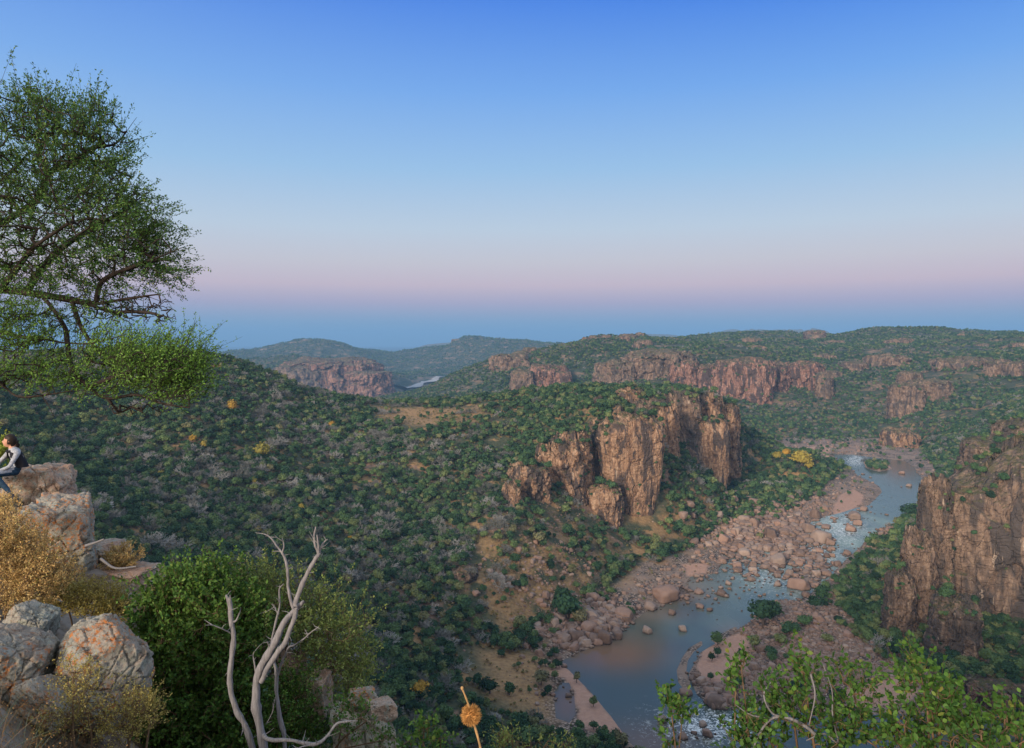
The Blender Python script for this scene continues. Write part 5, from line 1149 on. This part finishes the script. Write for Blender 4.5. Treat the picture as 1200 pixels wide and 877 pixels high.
# tangled dry stems and reed-like grass at the bottom left: uncountable
def near_grass():
    mb = MB(); g = FR; n = 950; px = g.uniform(-30, 205, n); Yg = g.uniform(4.6, 7.2, n); X = (px - 600) / F * Yg
    z0 = np.array([ledge(a, b) for a, b in zip(X, Yg)]); B0 = np.stack([X, Yg, z0 - .02], 1); h = g.uniform(.10, .38, n) * np.where(px < 120, 1.2, .8)
    d = g.normal(size=(n, 3)) * [.55, .55, .12] + [0, 0, .75]; d /= np.linalg.norm(d, axis=1, keepdims=True); bend = g.normal(size=(n, 3)) * [.35, .35, .1] - [0, 0, .25]
    Q = np.stack([B0 + d * h[:, None] * t + bend * h[:, None] * t * t * .5 for t in np.linspace(0, 1, 6)], 1)
    w = g.uniform(.0015, .0032, n); Rr = w[:, None] * np.linspace(1, .35, 6)[None]; kind = g.integers(0, 3, n)
    for k in range(3): mb.tubes(Q[kind == k], Rr[kind == k], 3, m=k)
    tipn = Q[kind != 0][:, -1]; T2 = np.repeat(tipn, 7, 0) + g.normal(size=(len(tipn) * 7, 3)) * .03; mb.leaves(T2, g.normal(size=T2.shape), .014, .008, m=2, rg=g)
    ms = [mat_plain('blue_green_reeds', (0.14, 0.19, 0.13)), mat_plain('dry_reeds', (0.30, 0.20, 0.12)), mat_plain('rusty_seed_leaves', (0.34, 0.19, 0.07))]
    link('dry_grass', mb.mesh('dry_grass', ms, smooth=False), kind='stuff', label='tangle of dry stems and blue-green grass at the lower left', category='grass')
near_grass()
def leaf_litter():
    mb = MB(); g = FR; n = 2600; X = g.uniform(-9, -2, n); Yg = g.uniform(4.5, 14, n); px = X / Yg * F + 600; k = (px < 215); X, Yg = X[k], Yg[k]
    z0 = np.array([ledge(a, b) for a, b in zip(X, Yg)]); B0 = np.stack([X, Yg, z0 + .01], 1); mb.leaves(B0, g.normal(size=B0.shape) * [1, 1, .4], g.uniform(.02, .06, len(B0)), g.uniform(.01, .03, len(B0)), rg=g)
    link('dead_leaves', mb.mesh('dead_leaves', [mat_leaf('leaf_litter', [(0, (0.14, 0.08, 0.04)), (1, (0.40, 0.26, 0.13))])], smooth=False), kind='stuff', label='dead leaves and litter on the ledge ground', category='leaf litter')
leaf_litter()

# ---- dead tree
def dead_tree():
    Y = 6.0; g = np.random.default_rng(5); base = P(312, 900, Y); root = bpy.data.objects.new('dead_tree', None); C.objects.link(root); root.location = base
    root['label'] = 'grey leafless dead tree with forked broken stems in front of the green bushes'; root['category'] = 'tree'
    ST = [('trunk', [(312,960,6),(309,877,6),(300,824,6),(302,790,6),(317,762,6),(333,730,6.02),(346,714,6.05),(357,704,6.05)], [7.5,7,6.6,6.2,5.6,4.6,4,2.8]),
     ('branch', [(305,800,5.98),(318,776,5.97),(334,752,5.96),(344,728,5.95),(347,706,5.95),(357,678,5.95),(366,662,5.95),(374,650,5.95)], [4.3,4.1,4.0,3.9,3.7,3.4,3.1,2.8]),
     ('branch', [(374,650,5.95),(370,641,5.95),(368,628,5.95),(370,617,5.95)], [2.6,1.9,1.4,.8]), ('branch', [(373,651,5.95),(373,640,5.93),(371,626,5.93)], [2.2,1.6,.9]), ('branch', [(374,648,5.95),(378,638,5.97),(384,632,5.98)], [2,1.5,.8]),
     ('branch', [(344,714,5.98),(338,690,6),(337,676,6),(335,658,6.02),(331,648,6.02)], [2.8,2.4,2.3,2,1.9]), ('branch', [(331,650,6.02),(332,640,6.02),(331,630,6.02)], [1.6,1.1,.6]), ('branch', [(332,650,6.02),(324,640,6.04),(313,628,6.05),(299,624,6.06)], [1.5,1.3,.9,.4]),
     ('stem', [(305,930,6.02),(296,877,6.02),(287,850,6.02),(276,831,6.02),(270,800,6.02),(273,749,6.02),(270,722,6.02),(268,700,6.02)], [5,4.8,4.6,4.6,4.4,4,4.2,3.2]), ('branch', [(271,730,6.02),(277,727,6.02),(280,718,6.0)], [2.6,1.6,.8]),
     ('branch', [(268,704,6.02),(265,697,6.02)], [2.6,1.5]), ('branch', [(270,706,6.02),(270,697,6.0)], [1.6,.5]), ('branch', [(271,744,6.02),(262,738,5.95),(250,733,5.9),(240,733,5.85)], [1.3,1,.8,.4]),
     ('stem', [(330,960,6.25),(334,877,6.2),(328,840,6.2),(324,812,6.2),(323,790,6.2),(319,762,6.2),(320,740,6.2),(327,715,6.2),(327,692,6.2),(333,684,6.2)], [4.2,3.8,3.4,3,2.6,1.9,1.7,1.5,1.2,.5]),
     ('branch', [(323,795,6.2),(332,772,6.15),(338,760,6.1),(345,757,6.1),(357,748,6.05),(366,740,6),(374,735,6)], [1.8,1.6,1.5,1.4,1.2,.8,.4]), ('branch', [(327,720,6.2),(321,712,6.2),(318,708,6.2)], [1.2,.8,.4]),
     ('branch', [(308,860,6),(316,867,5.95),(343,868,5.9),(368,872,5.9),(384,862,5.95),(397,848,6),(418,844,6.05)], [3.2,2.8,2.6,2.4,2,1.6,.9]), ('branch', [(368,872,5.9),(352,876,5.85),(340,884,5.8)], [1.2,1,.6]), ('branch', [(300,792,6),(297,772,6),(299,764,5.98)], [1.6,1,.5]),
     ('branch', [(324,812,6.2),(318,838,6.2),(312,850,6.2)], [1,.8,.5]), ('branch', [(360,748,6.05),(358,738,6.05)], [.8,.3]), ('branch', [(317,762,6),(312,750,5.95)], [1.4,.6])]
    for nm, pts, rad in ST:
        q = catmull([P(*p) for p in pts], 7); rr = np.interp(np.linspace(0, 1, len(q)), np.linspace(0, 1, len(rad)), rad) / F * Y * 0.75
        q = q + 0.011 * np.stack([fbm(q[:, 2] * 9, q[:, 0] * 9 + i * 7, q[:, 1], 3, 5) for i in range(3)], 1); rr = rr * (1 + .38 * fbm(q[:, 2] * 16, q[:, 0] * 14, 0 * q[:, 0], 3, 9))
        rr[-1] *= .5; mb = MB(); mb.tubes((q - base)[None], rr[None], 12); mb.v[-1] = mb.v[-1] * (1 + 0) + (0.0016 * np.stack([fbm(mb.v[-1][:, 0] * 160, mb.v[-1][:, 1] * 160, mb.v[-1][:, 2] * 9 + a, 3, 5) for a in range(3)], 1))
        for _ in range(int(len(q) / 5)):
            j = g.integers(2, len(q) - 1); d_ = g.normal(size=3) * [1, .6, .5] + [0, 0, .5]; d_ /= np.linalg.norm(d_); l_ = g.uniform(.02, .12); p0 = q[j] - base; mb.tubes(np.array([[p0, p0 + d_ * l_ * .5, p0 + d_ * l_ + g.normal(size=3) * .01]]), np.array([[.0035, .0025, .0008]]) * g.uniform(.7, 1.3), 5)
        link(nm, mb.mesh(nm, [M_DEAD]), parent=root)
dead_tree()
for i, (pts, lb) in enumerate((([(100,640,11.0),(112,636,11.0),(122,632,11)], 'short pale stick lying on the squarish orange-lichen boulder'), ([(128,712,10.8),(140,722,10.7),(156,732,10.6)], 'pale fallen stick on the slab left of the green bush'), ([(118,655,11.6),(135,666,11.5),(160,664,11.5)], 'curved grey stick lying on the pale stepped ledge'))):
    q = catmull([P(*p) for p in pts], 6); mb = MB(); mb.tubes((q - q[0])[None], np.linspace(.022, .012, len(q))[None], 8); o = link('fallen_stick', mb.mesh('fallen_stick', [M_DEAD]), loc=tuple(q[0])); o['label'] = lb; o['category'] = 'stick'

# ---- dry seed head on its stalk
def seed_head():
    Y = 2.6; base = P(600, 1150, Y); root = bpy.data.objects.new('seed_head_stalk', None); C.objects.link(root); root.location = base; root['label'] = 'dry stalk with one round orange-brown seed head at the bottom centre'; root['category'] = 'plant'
    st = catmull([P(600,1150,Y), P(575,940,Y), P(563,877,Y), P(556,850,Y), P(551,832,Y), P(546,818,Y), P(542,808,Y)], 6); m1 = mat_plain('dry_stalk', (0.40, 0.25, 0.11), 0.8, var=(40,))
    mb = MB(); mb.tubes((st - base)[None], (np.linspace(.0052, .0030, len(st)) * (1 + .12 * np.sin(np.arange(len(st)) * 1.3)))[None], 8); tp = P(541.5, 807, Y) - base
    V, f = rock_verts(5, 5, 8, .03); mb.add(V * [.0055, .0055, .007] + tp, q=f); link('stalk', mb.mesh('stalk', [m1]), parent=root)
    g = np.random.default_rng(2); c = P(552, 838, Y) - base; r = 10.5 / F * Y; mb = MB(); th, ph = np.meshgrid(np.linspace(0, 2 * np.pi, 25)[:-1], np.linspace(.05, np.pi - .05, 14))
    mb.add(np.stack([np.sin(ph) * np.cos(th), np.sin(ph) * np.sin(th), np.cos(ph) * 1.05], -1) * r * .78 + c, q=grid_faces(14, 24, True)); d = g.normal(size=(1500, 3)); d /= np.linalg.norm(d, axis=1, keepdims=True)
    mb.tubes(np.stack([c + d * r * .75, c + d * r * g.uniform(.92, 1.28, 1500)[:, None]], 1), np.tile([.0013, .0003], (1500, 1)), 3); link('seed_head', mb.mesh('seed_head', [mat_plain('seed_head_husk', (0.50, 0.26, 0.085), 0.85, var=(90,))]), parent=root)
seed_head()

# ---- leafy shrubs along the bottom right
RS = [('leafy green shrub filling the middle of the lower right corner', 985, 4.8, [(900,862,26,16,34,.35),(928,830,22,20,36,.3),(942,792,14,26,26,.2),(985,832,24,20,36,.35),(1010,800,12,26,20,.2),(980,862,36,14,46,.35),(1025,862,30,16,40,.35),(955,852,20,18,26,.3),(905,822,12,22,16,.2),(990,790,9,16,9,.12),(880,870,24,10,22,.3)], M_RSH),
 ('leafy green shrub at the bottom right, tallest at its left side', 1100, 4.4, [(1086,806,18,24,32,.25),(1076,776,8,18,11,.12),(1100,846,30,22,44,.3),(1060,850,24,18,30,.25),(1090,872,50,9,44,.3),(1110,812,12,14,12,.15),(1130,850,20,20,26,.25),(1060,800,8,22,10,.12)], M_RSH),
 ('low leafy shrub in the bottom right corner', 1185, 4.1, [(1150,862,24,12,32,.25),(1190,862,20,14,30,.25),(1178,840,14,12,14,.15),(1200,846,12,10,10,.15)], M_RSH),
 ('thin leafy shoot standing over the river left of the big shrub', 862, 4.8, [(862,800,9,30,16,.08),(868,774,6,8,5,.05),(880,838,18,22,20,.2),(858,866,16,12,14,.15)], M_RSH),
 ('small leafy spray over the river at the left end of the lower right shrubs', 790, 5.0, [(786,826,16,8,20,.12),(800,838,12,6,10,.1),(790,864,14,12,9,.12)], M_RSH)]
for lb, rx_, Yb, cl, mt in RS:
    b0 = P(rx_, 1000, Yb); b0[2] -= .35; tops = [P(c[0], c[1], Yb) for c in cl[:4]]
    plant('leafy_shrub', lb, 'shrub', stems_to(b0, tops, n=7), cl, Yb, mt, M_TWIG, leaves=9, ll=0.036, lw=0.024, shoot=0.11, up=1.1, out=0.3, r0=0.0013, rmax=0.011, hexa=True, stepv=.07, spread=.007, group='leafy shrubs along the cliff edge')
# grey crooked bare branches inside the shrubs
mb = MB(); b0 = P(930, 1000, 4.7)
for pts, r in (([(1000,940),(968,880),(950,856),(925,842),(905,842),(890,860),(880,885)], 2.6), ([(925,842),(905,836),(895,815),(903,800)], 1.4), ([(1085,930),(1078,860),(1074,820),(1088,790)], 2.0), ([(980,870),(965,860),(945,868)], 1.4), ([(1075,845),(1060,880)], 1.4), ([(950,790),(955,815),(948,850)], 1.3), ([(985,880),(976,840),(975,810),(965,780)], 1.2), ([(905,842),(880,838),(862,826)],1.2)):
    q = catmull([P(p[0], p[1], 4.7) for p in pts], 6); mb.tubes((q - b0)[None], (np.linspace(r, r * .4, len(q)) / F * 4.7)[None], 6)
o = link('bare_branches', mb.mesh('bare_branches', [M_DEAD]), loc=tuple(b0)); o['label'] = 'crooked grey leafless branches among the lower right shrubs'; o['category'] = 'branch'

# ================================================================== people
M_SKIN = mat_plain('skin', (0.55, 0.30, 0.21), 0.6); M_SHIRT = mat_plain('grey_shirt', (0.36, 0.38, 0.42), 0.9, var=(30,)); M_JEANS = mat_plain('blue_jeans', (0.022, 0.055, 0.10), 0.85, var=(20,))
M_VEST = mat_plain('black_vest', (0.012, 0.013, 0.02), 0.8); M_HAIR = mat_plain('dark_hair', (0.022, 0.014, 0.010), 0.5, bump=(80, .004)); M_SHOE = mat_plain('dark_shoes', (0.03, 0.03, 0.04), 0.7); M_KHAKI = mat_plain('khaki_trousers', (0.22, 0.16, 0.085), 0.9, var=(20,)); M_LIP = mat_plain('lips', (0.42, 0.12, 0.10), 0.5); M_EYE = mat_plain('eyes', (0.02, 0.015, 0.012), 0.3)
def skin_mesh(name, verts, edges, rad, sub=2, rooti=0):
    me = bpy.data.meshes.new(name + '_skeleton'); me.from_pydata([tuple(v) for v in verts], edges, []); o = bpy.data.objects.new(name + '_skeleton', me); C.objects.link(o)
    md = o.modifiers.new('skin', 'SKIN'); md.use_smooth_shade = True; sv = me.skin_vertices[0].data
    for i, r in enumerate(rad): r = r if isinstance(r, tuple) else (r, r); sv[i].radius = r; sv[i].use_root = (i == rooti)
    s2 = o.modifiers.new('sub', 'SUBSURF'); s2.levels = sub; s2.render_levels = sub
    dg = bpy.context.evaluated_depsgraph_get(); dg.update(); m = bpy.data.meshes.new_from_object(o.evaluated_get(dg)); bpy.data.objects.remove(o); m.name = name; return m
def mesh_arrays(m):
    n = len(m.vertices); V = np.empty(n * 3, np.float32); m.vertices.foreach_get('co', V); V = V.reshape(-1, 3)
    q = [tuple(p.vertices) for p in m.polygons if len(p.vertices) == 4]; t = [tuple(p.vertices) for p in m.polygons if len(p.vertices) == 3]; return V, np.array(q).reshape(-1, 4), np.array(t, int).reshape(-1, 3)
def ball(n):
    V, f = rock_verts(1, n, 3, 0.0); return V / np.linalg.norm(V, axis=1, keepdims=True), f
def head_mesh(cen, face, up=(0, 0, 1), h=0.225):
    V, f = ball(16)
    x, y, z = V.T                                       # x = face direction, y = side
    W = np.stack([x * .098, y * .078, z * h / 2], 1)
    jaw = sstep(0.1, -1, z); W[:, 1] *= 1 - .34 * jaw; W[:, 0] += -.004 + .018 * jaw * (x > 0) - .030 * jaw * (x < 0)
    nose = np.exp(-((y / .16) ** 2 + ((z + .12) / .20) ** 2)) * (x > 0); W[:, 0] += .024 * nose
    W[:, 0] -= .009 * (np.exp(-(((np.abs(y) - .34) / .16) ** 2 + ((z - .08) / .12) ** 2)) * (x > 0)); W[:, 0] += .007 * np.exp(-((y / .30) ** 2 + ((z + .48) / .10) ** 2)) * (x > 0) + .008 * np.exp(-((y / .25) ** 2 + ((z + .78) / .14) ** 2)) * (x > 0)
    ear = np.exp(-(((x + .05) / .16) ** 2 + ((z + .02) / .2) ** 2)) * (np.abs(y) > .7); W[:, 1] += np.sign(y) * .016 * ear
    fx = np.array(face, float); fx /= np.linalg.norm(fx); uz = np.array(up, float); uz -= fx * uz.dot(fx); uz /= np.linalg.norm(uz); sy = np.cross(uz, fx)
    fc = V[f].mean(1); mi = np.zeros(len(f), int)
    mi[(fc[:, 0] > .5) & (np.abs(np.abs(fc[:, 1]) - .34) < .13) & (np.abs(fc[:, 2] - .06) < .05)] = 5; mi[(fc[:, 0] > .5) & (np.abs(fc[:, 1]) < .24) & (np.abs(fc[:, 2] + .50) < .06)] = 4
    return W @ np.stack([fx, sy, uz]) + np.array(cen), f, mi, (fx, sy, uz)
def person(o3, J, face, label, legs_mat, top_mat, shoe=M_SHOE, hair=True, vest=False):
    J = {k: np.array(v, float) for k, v in J.items()}; vs = []; rs = []; es = []
    def v(p, r): vs.append(np.array(p, float)); rs.append(r); return len(vs) - 1
    def chain(i, pts):
        for p, r in pts: j = v(p, r); es.append((i, j)); i = j
        return i
    pel = v(J['pelvis'], (.135, .105)); wa = v(J['waist'], (.105, .08)); ch = v(J['chest'], (.125, .092)); es += [(pel, wa), (wa, ch)]; ub = v(J['upper'], (.10, .07)); es.append((ch, ub))
    chain(ub, [(J['neck'], .048), (J['neck'] * .45 + J['head'] * .55, .046)])
    for s in 'lr':
        hp = J['hip_' + s]; kn = J['knee_' + s]; an = J['ankle_' + s]; chain(pel, [(hp, .088), (hp * .45 + kn * .55, .076), (kn, .058), (kn * .6 + an * .4, .054), (an, .036)])
        sh = J['sho_' + s]; el = J['elb_' + s]; wr = J['wri_' + s]; w = chain(ub, [(sh, .056), (sh * .5 + el * .5, .044), (el, .036), (el * .5 + wr * .5, .033), (wr, .024)])
        hd = J['hand_' + s] - wr; hl = np.linalg.norm(hd); hd /= hl; sd_ = np.cross(hd, [0, 0.3, 1.0]); sd_ /= np.linalg.norm(sd_); dn_ = np.cross(sd_, hd); pm = v(wr + hd * .045, (.034, .018)); es.append((w, pm))
        for k, (o_, ln) in enumerate(((-.026, .070), (-.009, .080), (.009, .075), (.026, .058))):
            a = wr + hd * .085 + sd_ * o_; chain(pm, [(a, .0095), (a + hd * ln * .5 - dn_ * .012, .0088), (a + hd * ln * .8 - dn_ * .035, .0078)])
        a = wr + hd * .035 - sd_ * .036; chain(pm, [(a, .0115), (a + hd * .035 - sd_ * .018, .0095), (a + hd * .058 - sd_ * .016 - dn_ * .01, .0085)])
    m = skin_mesh('person_body', vs, es, rs, 2, pel); V, q, t = mesh_arrays(m)
    HV, HF, HM, ax = head_mesh(J['head'], face)
    wr_d = lambda c: np.minimum(np.linalg.norm(c - J['wri_l'], axis=1), np.linalg.norm(c - J['wri_r'], axis=1))
    def classify(F_):
        c = V[F_].mean(1); out_ = np.full(len(c), 1)
        segs = []
        def dseg(a, b): ab = b - a; u = np.clip(((c - a) @ ab) / (ab @ ab), 0, 1)[:, None]; return np.linalg.norm(c - a - u * ab, axis=1)
        leg = np.min([dseg(J['hip_' + s], J['knee_' + s]) for s in 'lr'] + [dseg(J['knee_' + s], J['ankle_' + s]) for s in 'lr'] + [dseg(J['pelvis'], J['pelvis'] + .03)], axis=0) 
        arm = np.min([dseg(J['sho_' + s], J['elb_' + s]) for s in 'lr'] + [dseg(J['elb_' + s], J['wri_' + s]) for s in 'lr'] + [dseg(J['waist'] + [0, 0, .02], J['upper'])], axis=0) - .02
        hand = np.min([dseg(J['wri_' + s] + (J['hand_' + s] - J['wri_' + s]) * .1, J['hand_' + s]) for s in 'lr'], axis=0); nk = dseg(J['neck'], J['head'])
        out_[leg < arm] = 2; out_[hand < .045] = 0; out_[(nk < .06) & (c[:, 2] > J['neck'][2] - .01)] = 0; return out_
    mb = MB(); mb.add(V); k0 = 0
    mb.q = [q]; mb.mq = [classify(q)]
    if len(t): mb.t = [t]; mb.mt = [classify(t)]
    nV = mb.n; mb.v.append(HV); mb.q.append(HF + nV); mb.mq.append(HM); mb.n += len(HV)
    me = mb.mesh('person', [M_SKIN, top_mat, legs_mat, M_SHOE, M_LIP, M_EYE]); o = link('person', me, loc=tuple(o3)); o['label'] = label; o['category'] = 'person'
    fx, sy, uz = ax
    if hair:
        V2, f2 = ball(14); x, y, z = V2.T; r = np.where((x > .25) & (z < .50) | (z < -.45) & (x > -.3), .80, 1.10); r = np.where((x > .1) & (z > .3) & (z < .6), .98, r)
        W = np.stack([x * .098 * r - .006, y * .082 * r, z * .118 * r + .004], 1) * (1 + .03 * fbm(x * 6, y * 6, z * 6, 3, 4))[:, None]; hb = MB(); hb.add(W @ np.stack(ax) + J['head'], q=f2)
        link('hair', hb.mesh('hair', [M_HAIR]), parent=o); hb = MB(); c = J['head'] - fx * .075 - uz * .01
        tl = np.array([c, c - fx * .045, c - fx * .055 - uz * .05, c - fx * .04 - uz * .12, c - fx * .02 - uz * .16]); hb.tubes(tl[None], np.array([[.03, .042, .034, .026, .010]]), 8); link('ponytail', hb.mesh('ponytail', [M_HAIR]), parent=o)
    if vest:
        tb = MB(); L_ = [J['pelvis'] * .6 + J['waist'] * .4, J['waist'], J['waist'] * .5 + J['chest'] * .5, J['chest'], J['chest'] * .45 + J['upper'] * .55, J['upper'], J['upper'] * .5 + J['neck'] * .5 + [0, 0, .0]]
        wx = J['sho_l'] - J['sho_r']; wx /= np.linalg.norm(wx); rows = []
        fwd = np.cross(wx, [0, 0, 1.0]); fwd = fwd if fwd @ np.array(face) > 0 else -fwd; fwd /= np.linalg.norm(fwd)
        an = np.linspace(.42, 2 * np.pi - .42, 34)                     # open at the front
        for c, a, b in zip(L_, (.158, .142, .148, .156, .158, .135, .085), (.118, .108, .112, .118, .108, .092, .07)): rows.append(c + np.cos(an)[:, None] * fwd * b + np.sin(an)[:, None] * wx * a)
        R0 = np.array(rows); R1 = R0 + (R0 - np.array(L_)[:, None]) * .06; tb.add(R1, q=grid_faces(7, 34)); tb.add(R0, q=grid_faces(7, 34)[:, ::-1])
        # scarf-like collar folded round the neck
        th = np.linspace(0, 2 * np.pi, 20); cc = J['neck'] + [0, 0, -.015]; ring = cc + np.cos(th)[:, None] * fwd * .075 + np.sin(th)[:, None] * wx * .085 - np.abs(np.cos(th / 2))[:, None] * [0, 0, .05]; tb.tubes(ring[None], np.full((1, 20), .024), 8)
        link('vest', tb.mesh('vest', [M_VEST]), parent=o)
    for s in 'lr':
        an = J['ankle_' + s]; ft = J['toe_' + s] - an; fl = np.linalg.norm(ft); ft /= fl; sm = MB(); q_ = np.array([an - ft * .05, an, an + ft * fl * .5, an + ft * fl * .8, an + ft * fl]); sm.tubes(q_[None] - [0, 0, .02], np.array([[.032, .045, .044, .042, .02]]), 10); link('shoe', sm.mesh('shoe', [shoe]), parent=o)
    return o
W0 = P(15, 553, 13.15)
person(W0, dict(pelvis=(.14, .02, .05), waist=(.12, .0, .17), chest=(.06, -.01, .29), upper=(.03, -.01, .37), neck=(.0, -.02, .44), head=(-.035, -.03, .555),
  hip_l=(.10, -.08, .03), knee_l=(-.04, -.44, .03), ankle_l=(.28, -.42, -.33), toe_l=(.40, -.48, -.42), hip_r=(.05, .05, .02), knee_r=(-.22, -.28, .02), ankle_r=(-.24, -.38, -.42), toe_r=(-.40, -.46, -.46),
  sho_l=(.155, -.10, .35), elb_l=(.11, -.25, .13), wri_l=(-.03, -.36, .06), hand_l=(-.11, -.40, .01), sho_r=(-.10, .09, .36), elb_r=(-.24, -.02, .16), wri_r=(-.09, -.28, .08), hand_r=(-.03, -.38, .06)),
  (-1, -.35, .05), 'seated woman in grey top, black vest and blue jeans on the left rocks', M_JEANS, M_SHIRT, vest=True)
W1 = P(-28, 555, 13.0)
person(W1, dict(pelvis=(-.10, .05, .05), waist=(-.11, .03, .18), chest=(-.09, .0, .32), upper=(-.08, .0, .42), neck=(-.07, -.01, .50), head=(-.05, -.03, .62),
  hip_l=(-.02, -.03, .03), knee_l=(.36, -.20, .11), ankle_l=(.30, -.40, -.32), toe_l=(.42, -.50, -.38), hip_r=(-.16, -.05, .03), knee_r=(.10, -.42, .08), ankle_r=(.05, -.46, -.38), toe_r=(.12, -.62, -.42),
  sho_l=(.08, .04, .41), elb_l=(.16, -.10, .16), wri_l=(.20, -.28, .16), hand_l=(.24, -.36, .12), sho_r=(-.25, -.02, .41), elb_r=(-.22, -.16, .16), wri_r=(-.02, -.34, .16), hand_r=(.05, -.40, .12)),
  (.3, -1, 0), 'second seated person showing only a khaki trouser knee at the left edge', M_KHAKI, mat_plain('olive_shirt', (0.10, 0.12, 0.07), 0.9))
near_rock(-38, 606, 13.5, 60, 66, 520, M_LI, 'grey boulder at the left edge under the khaki knee', depth=1.3, rot=.5)
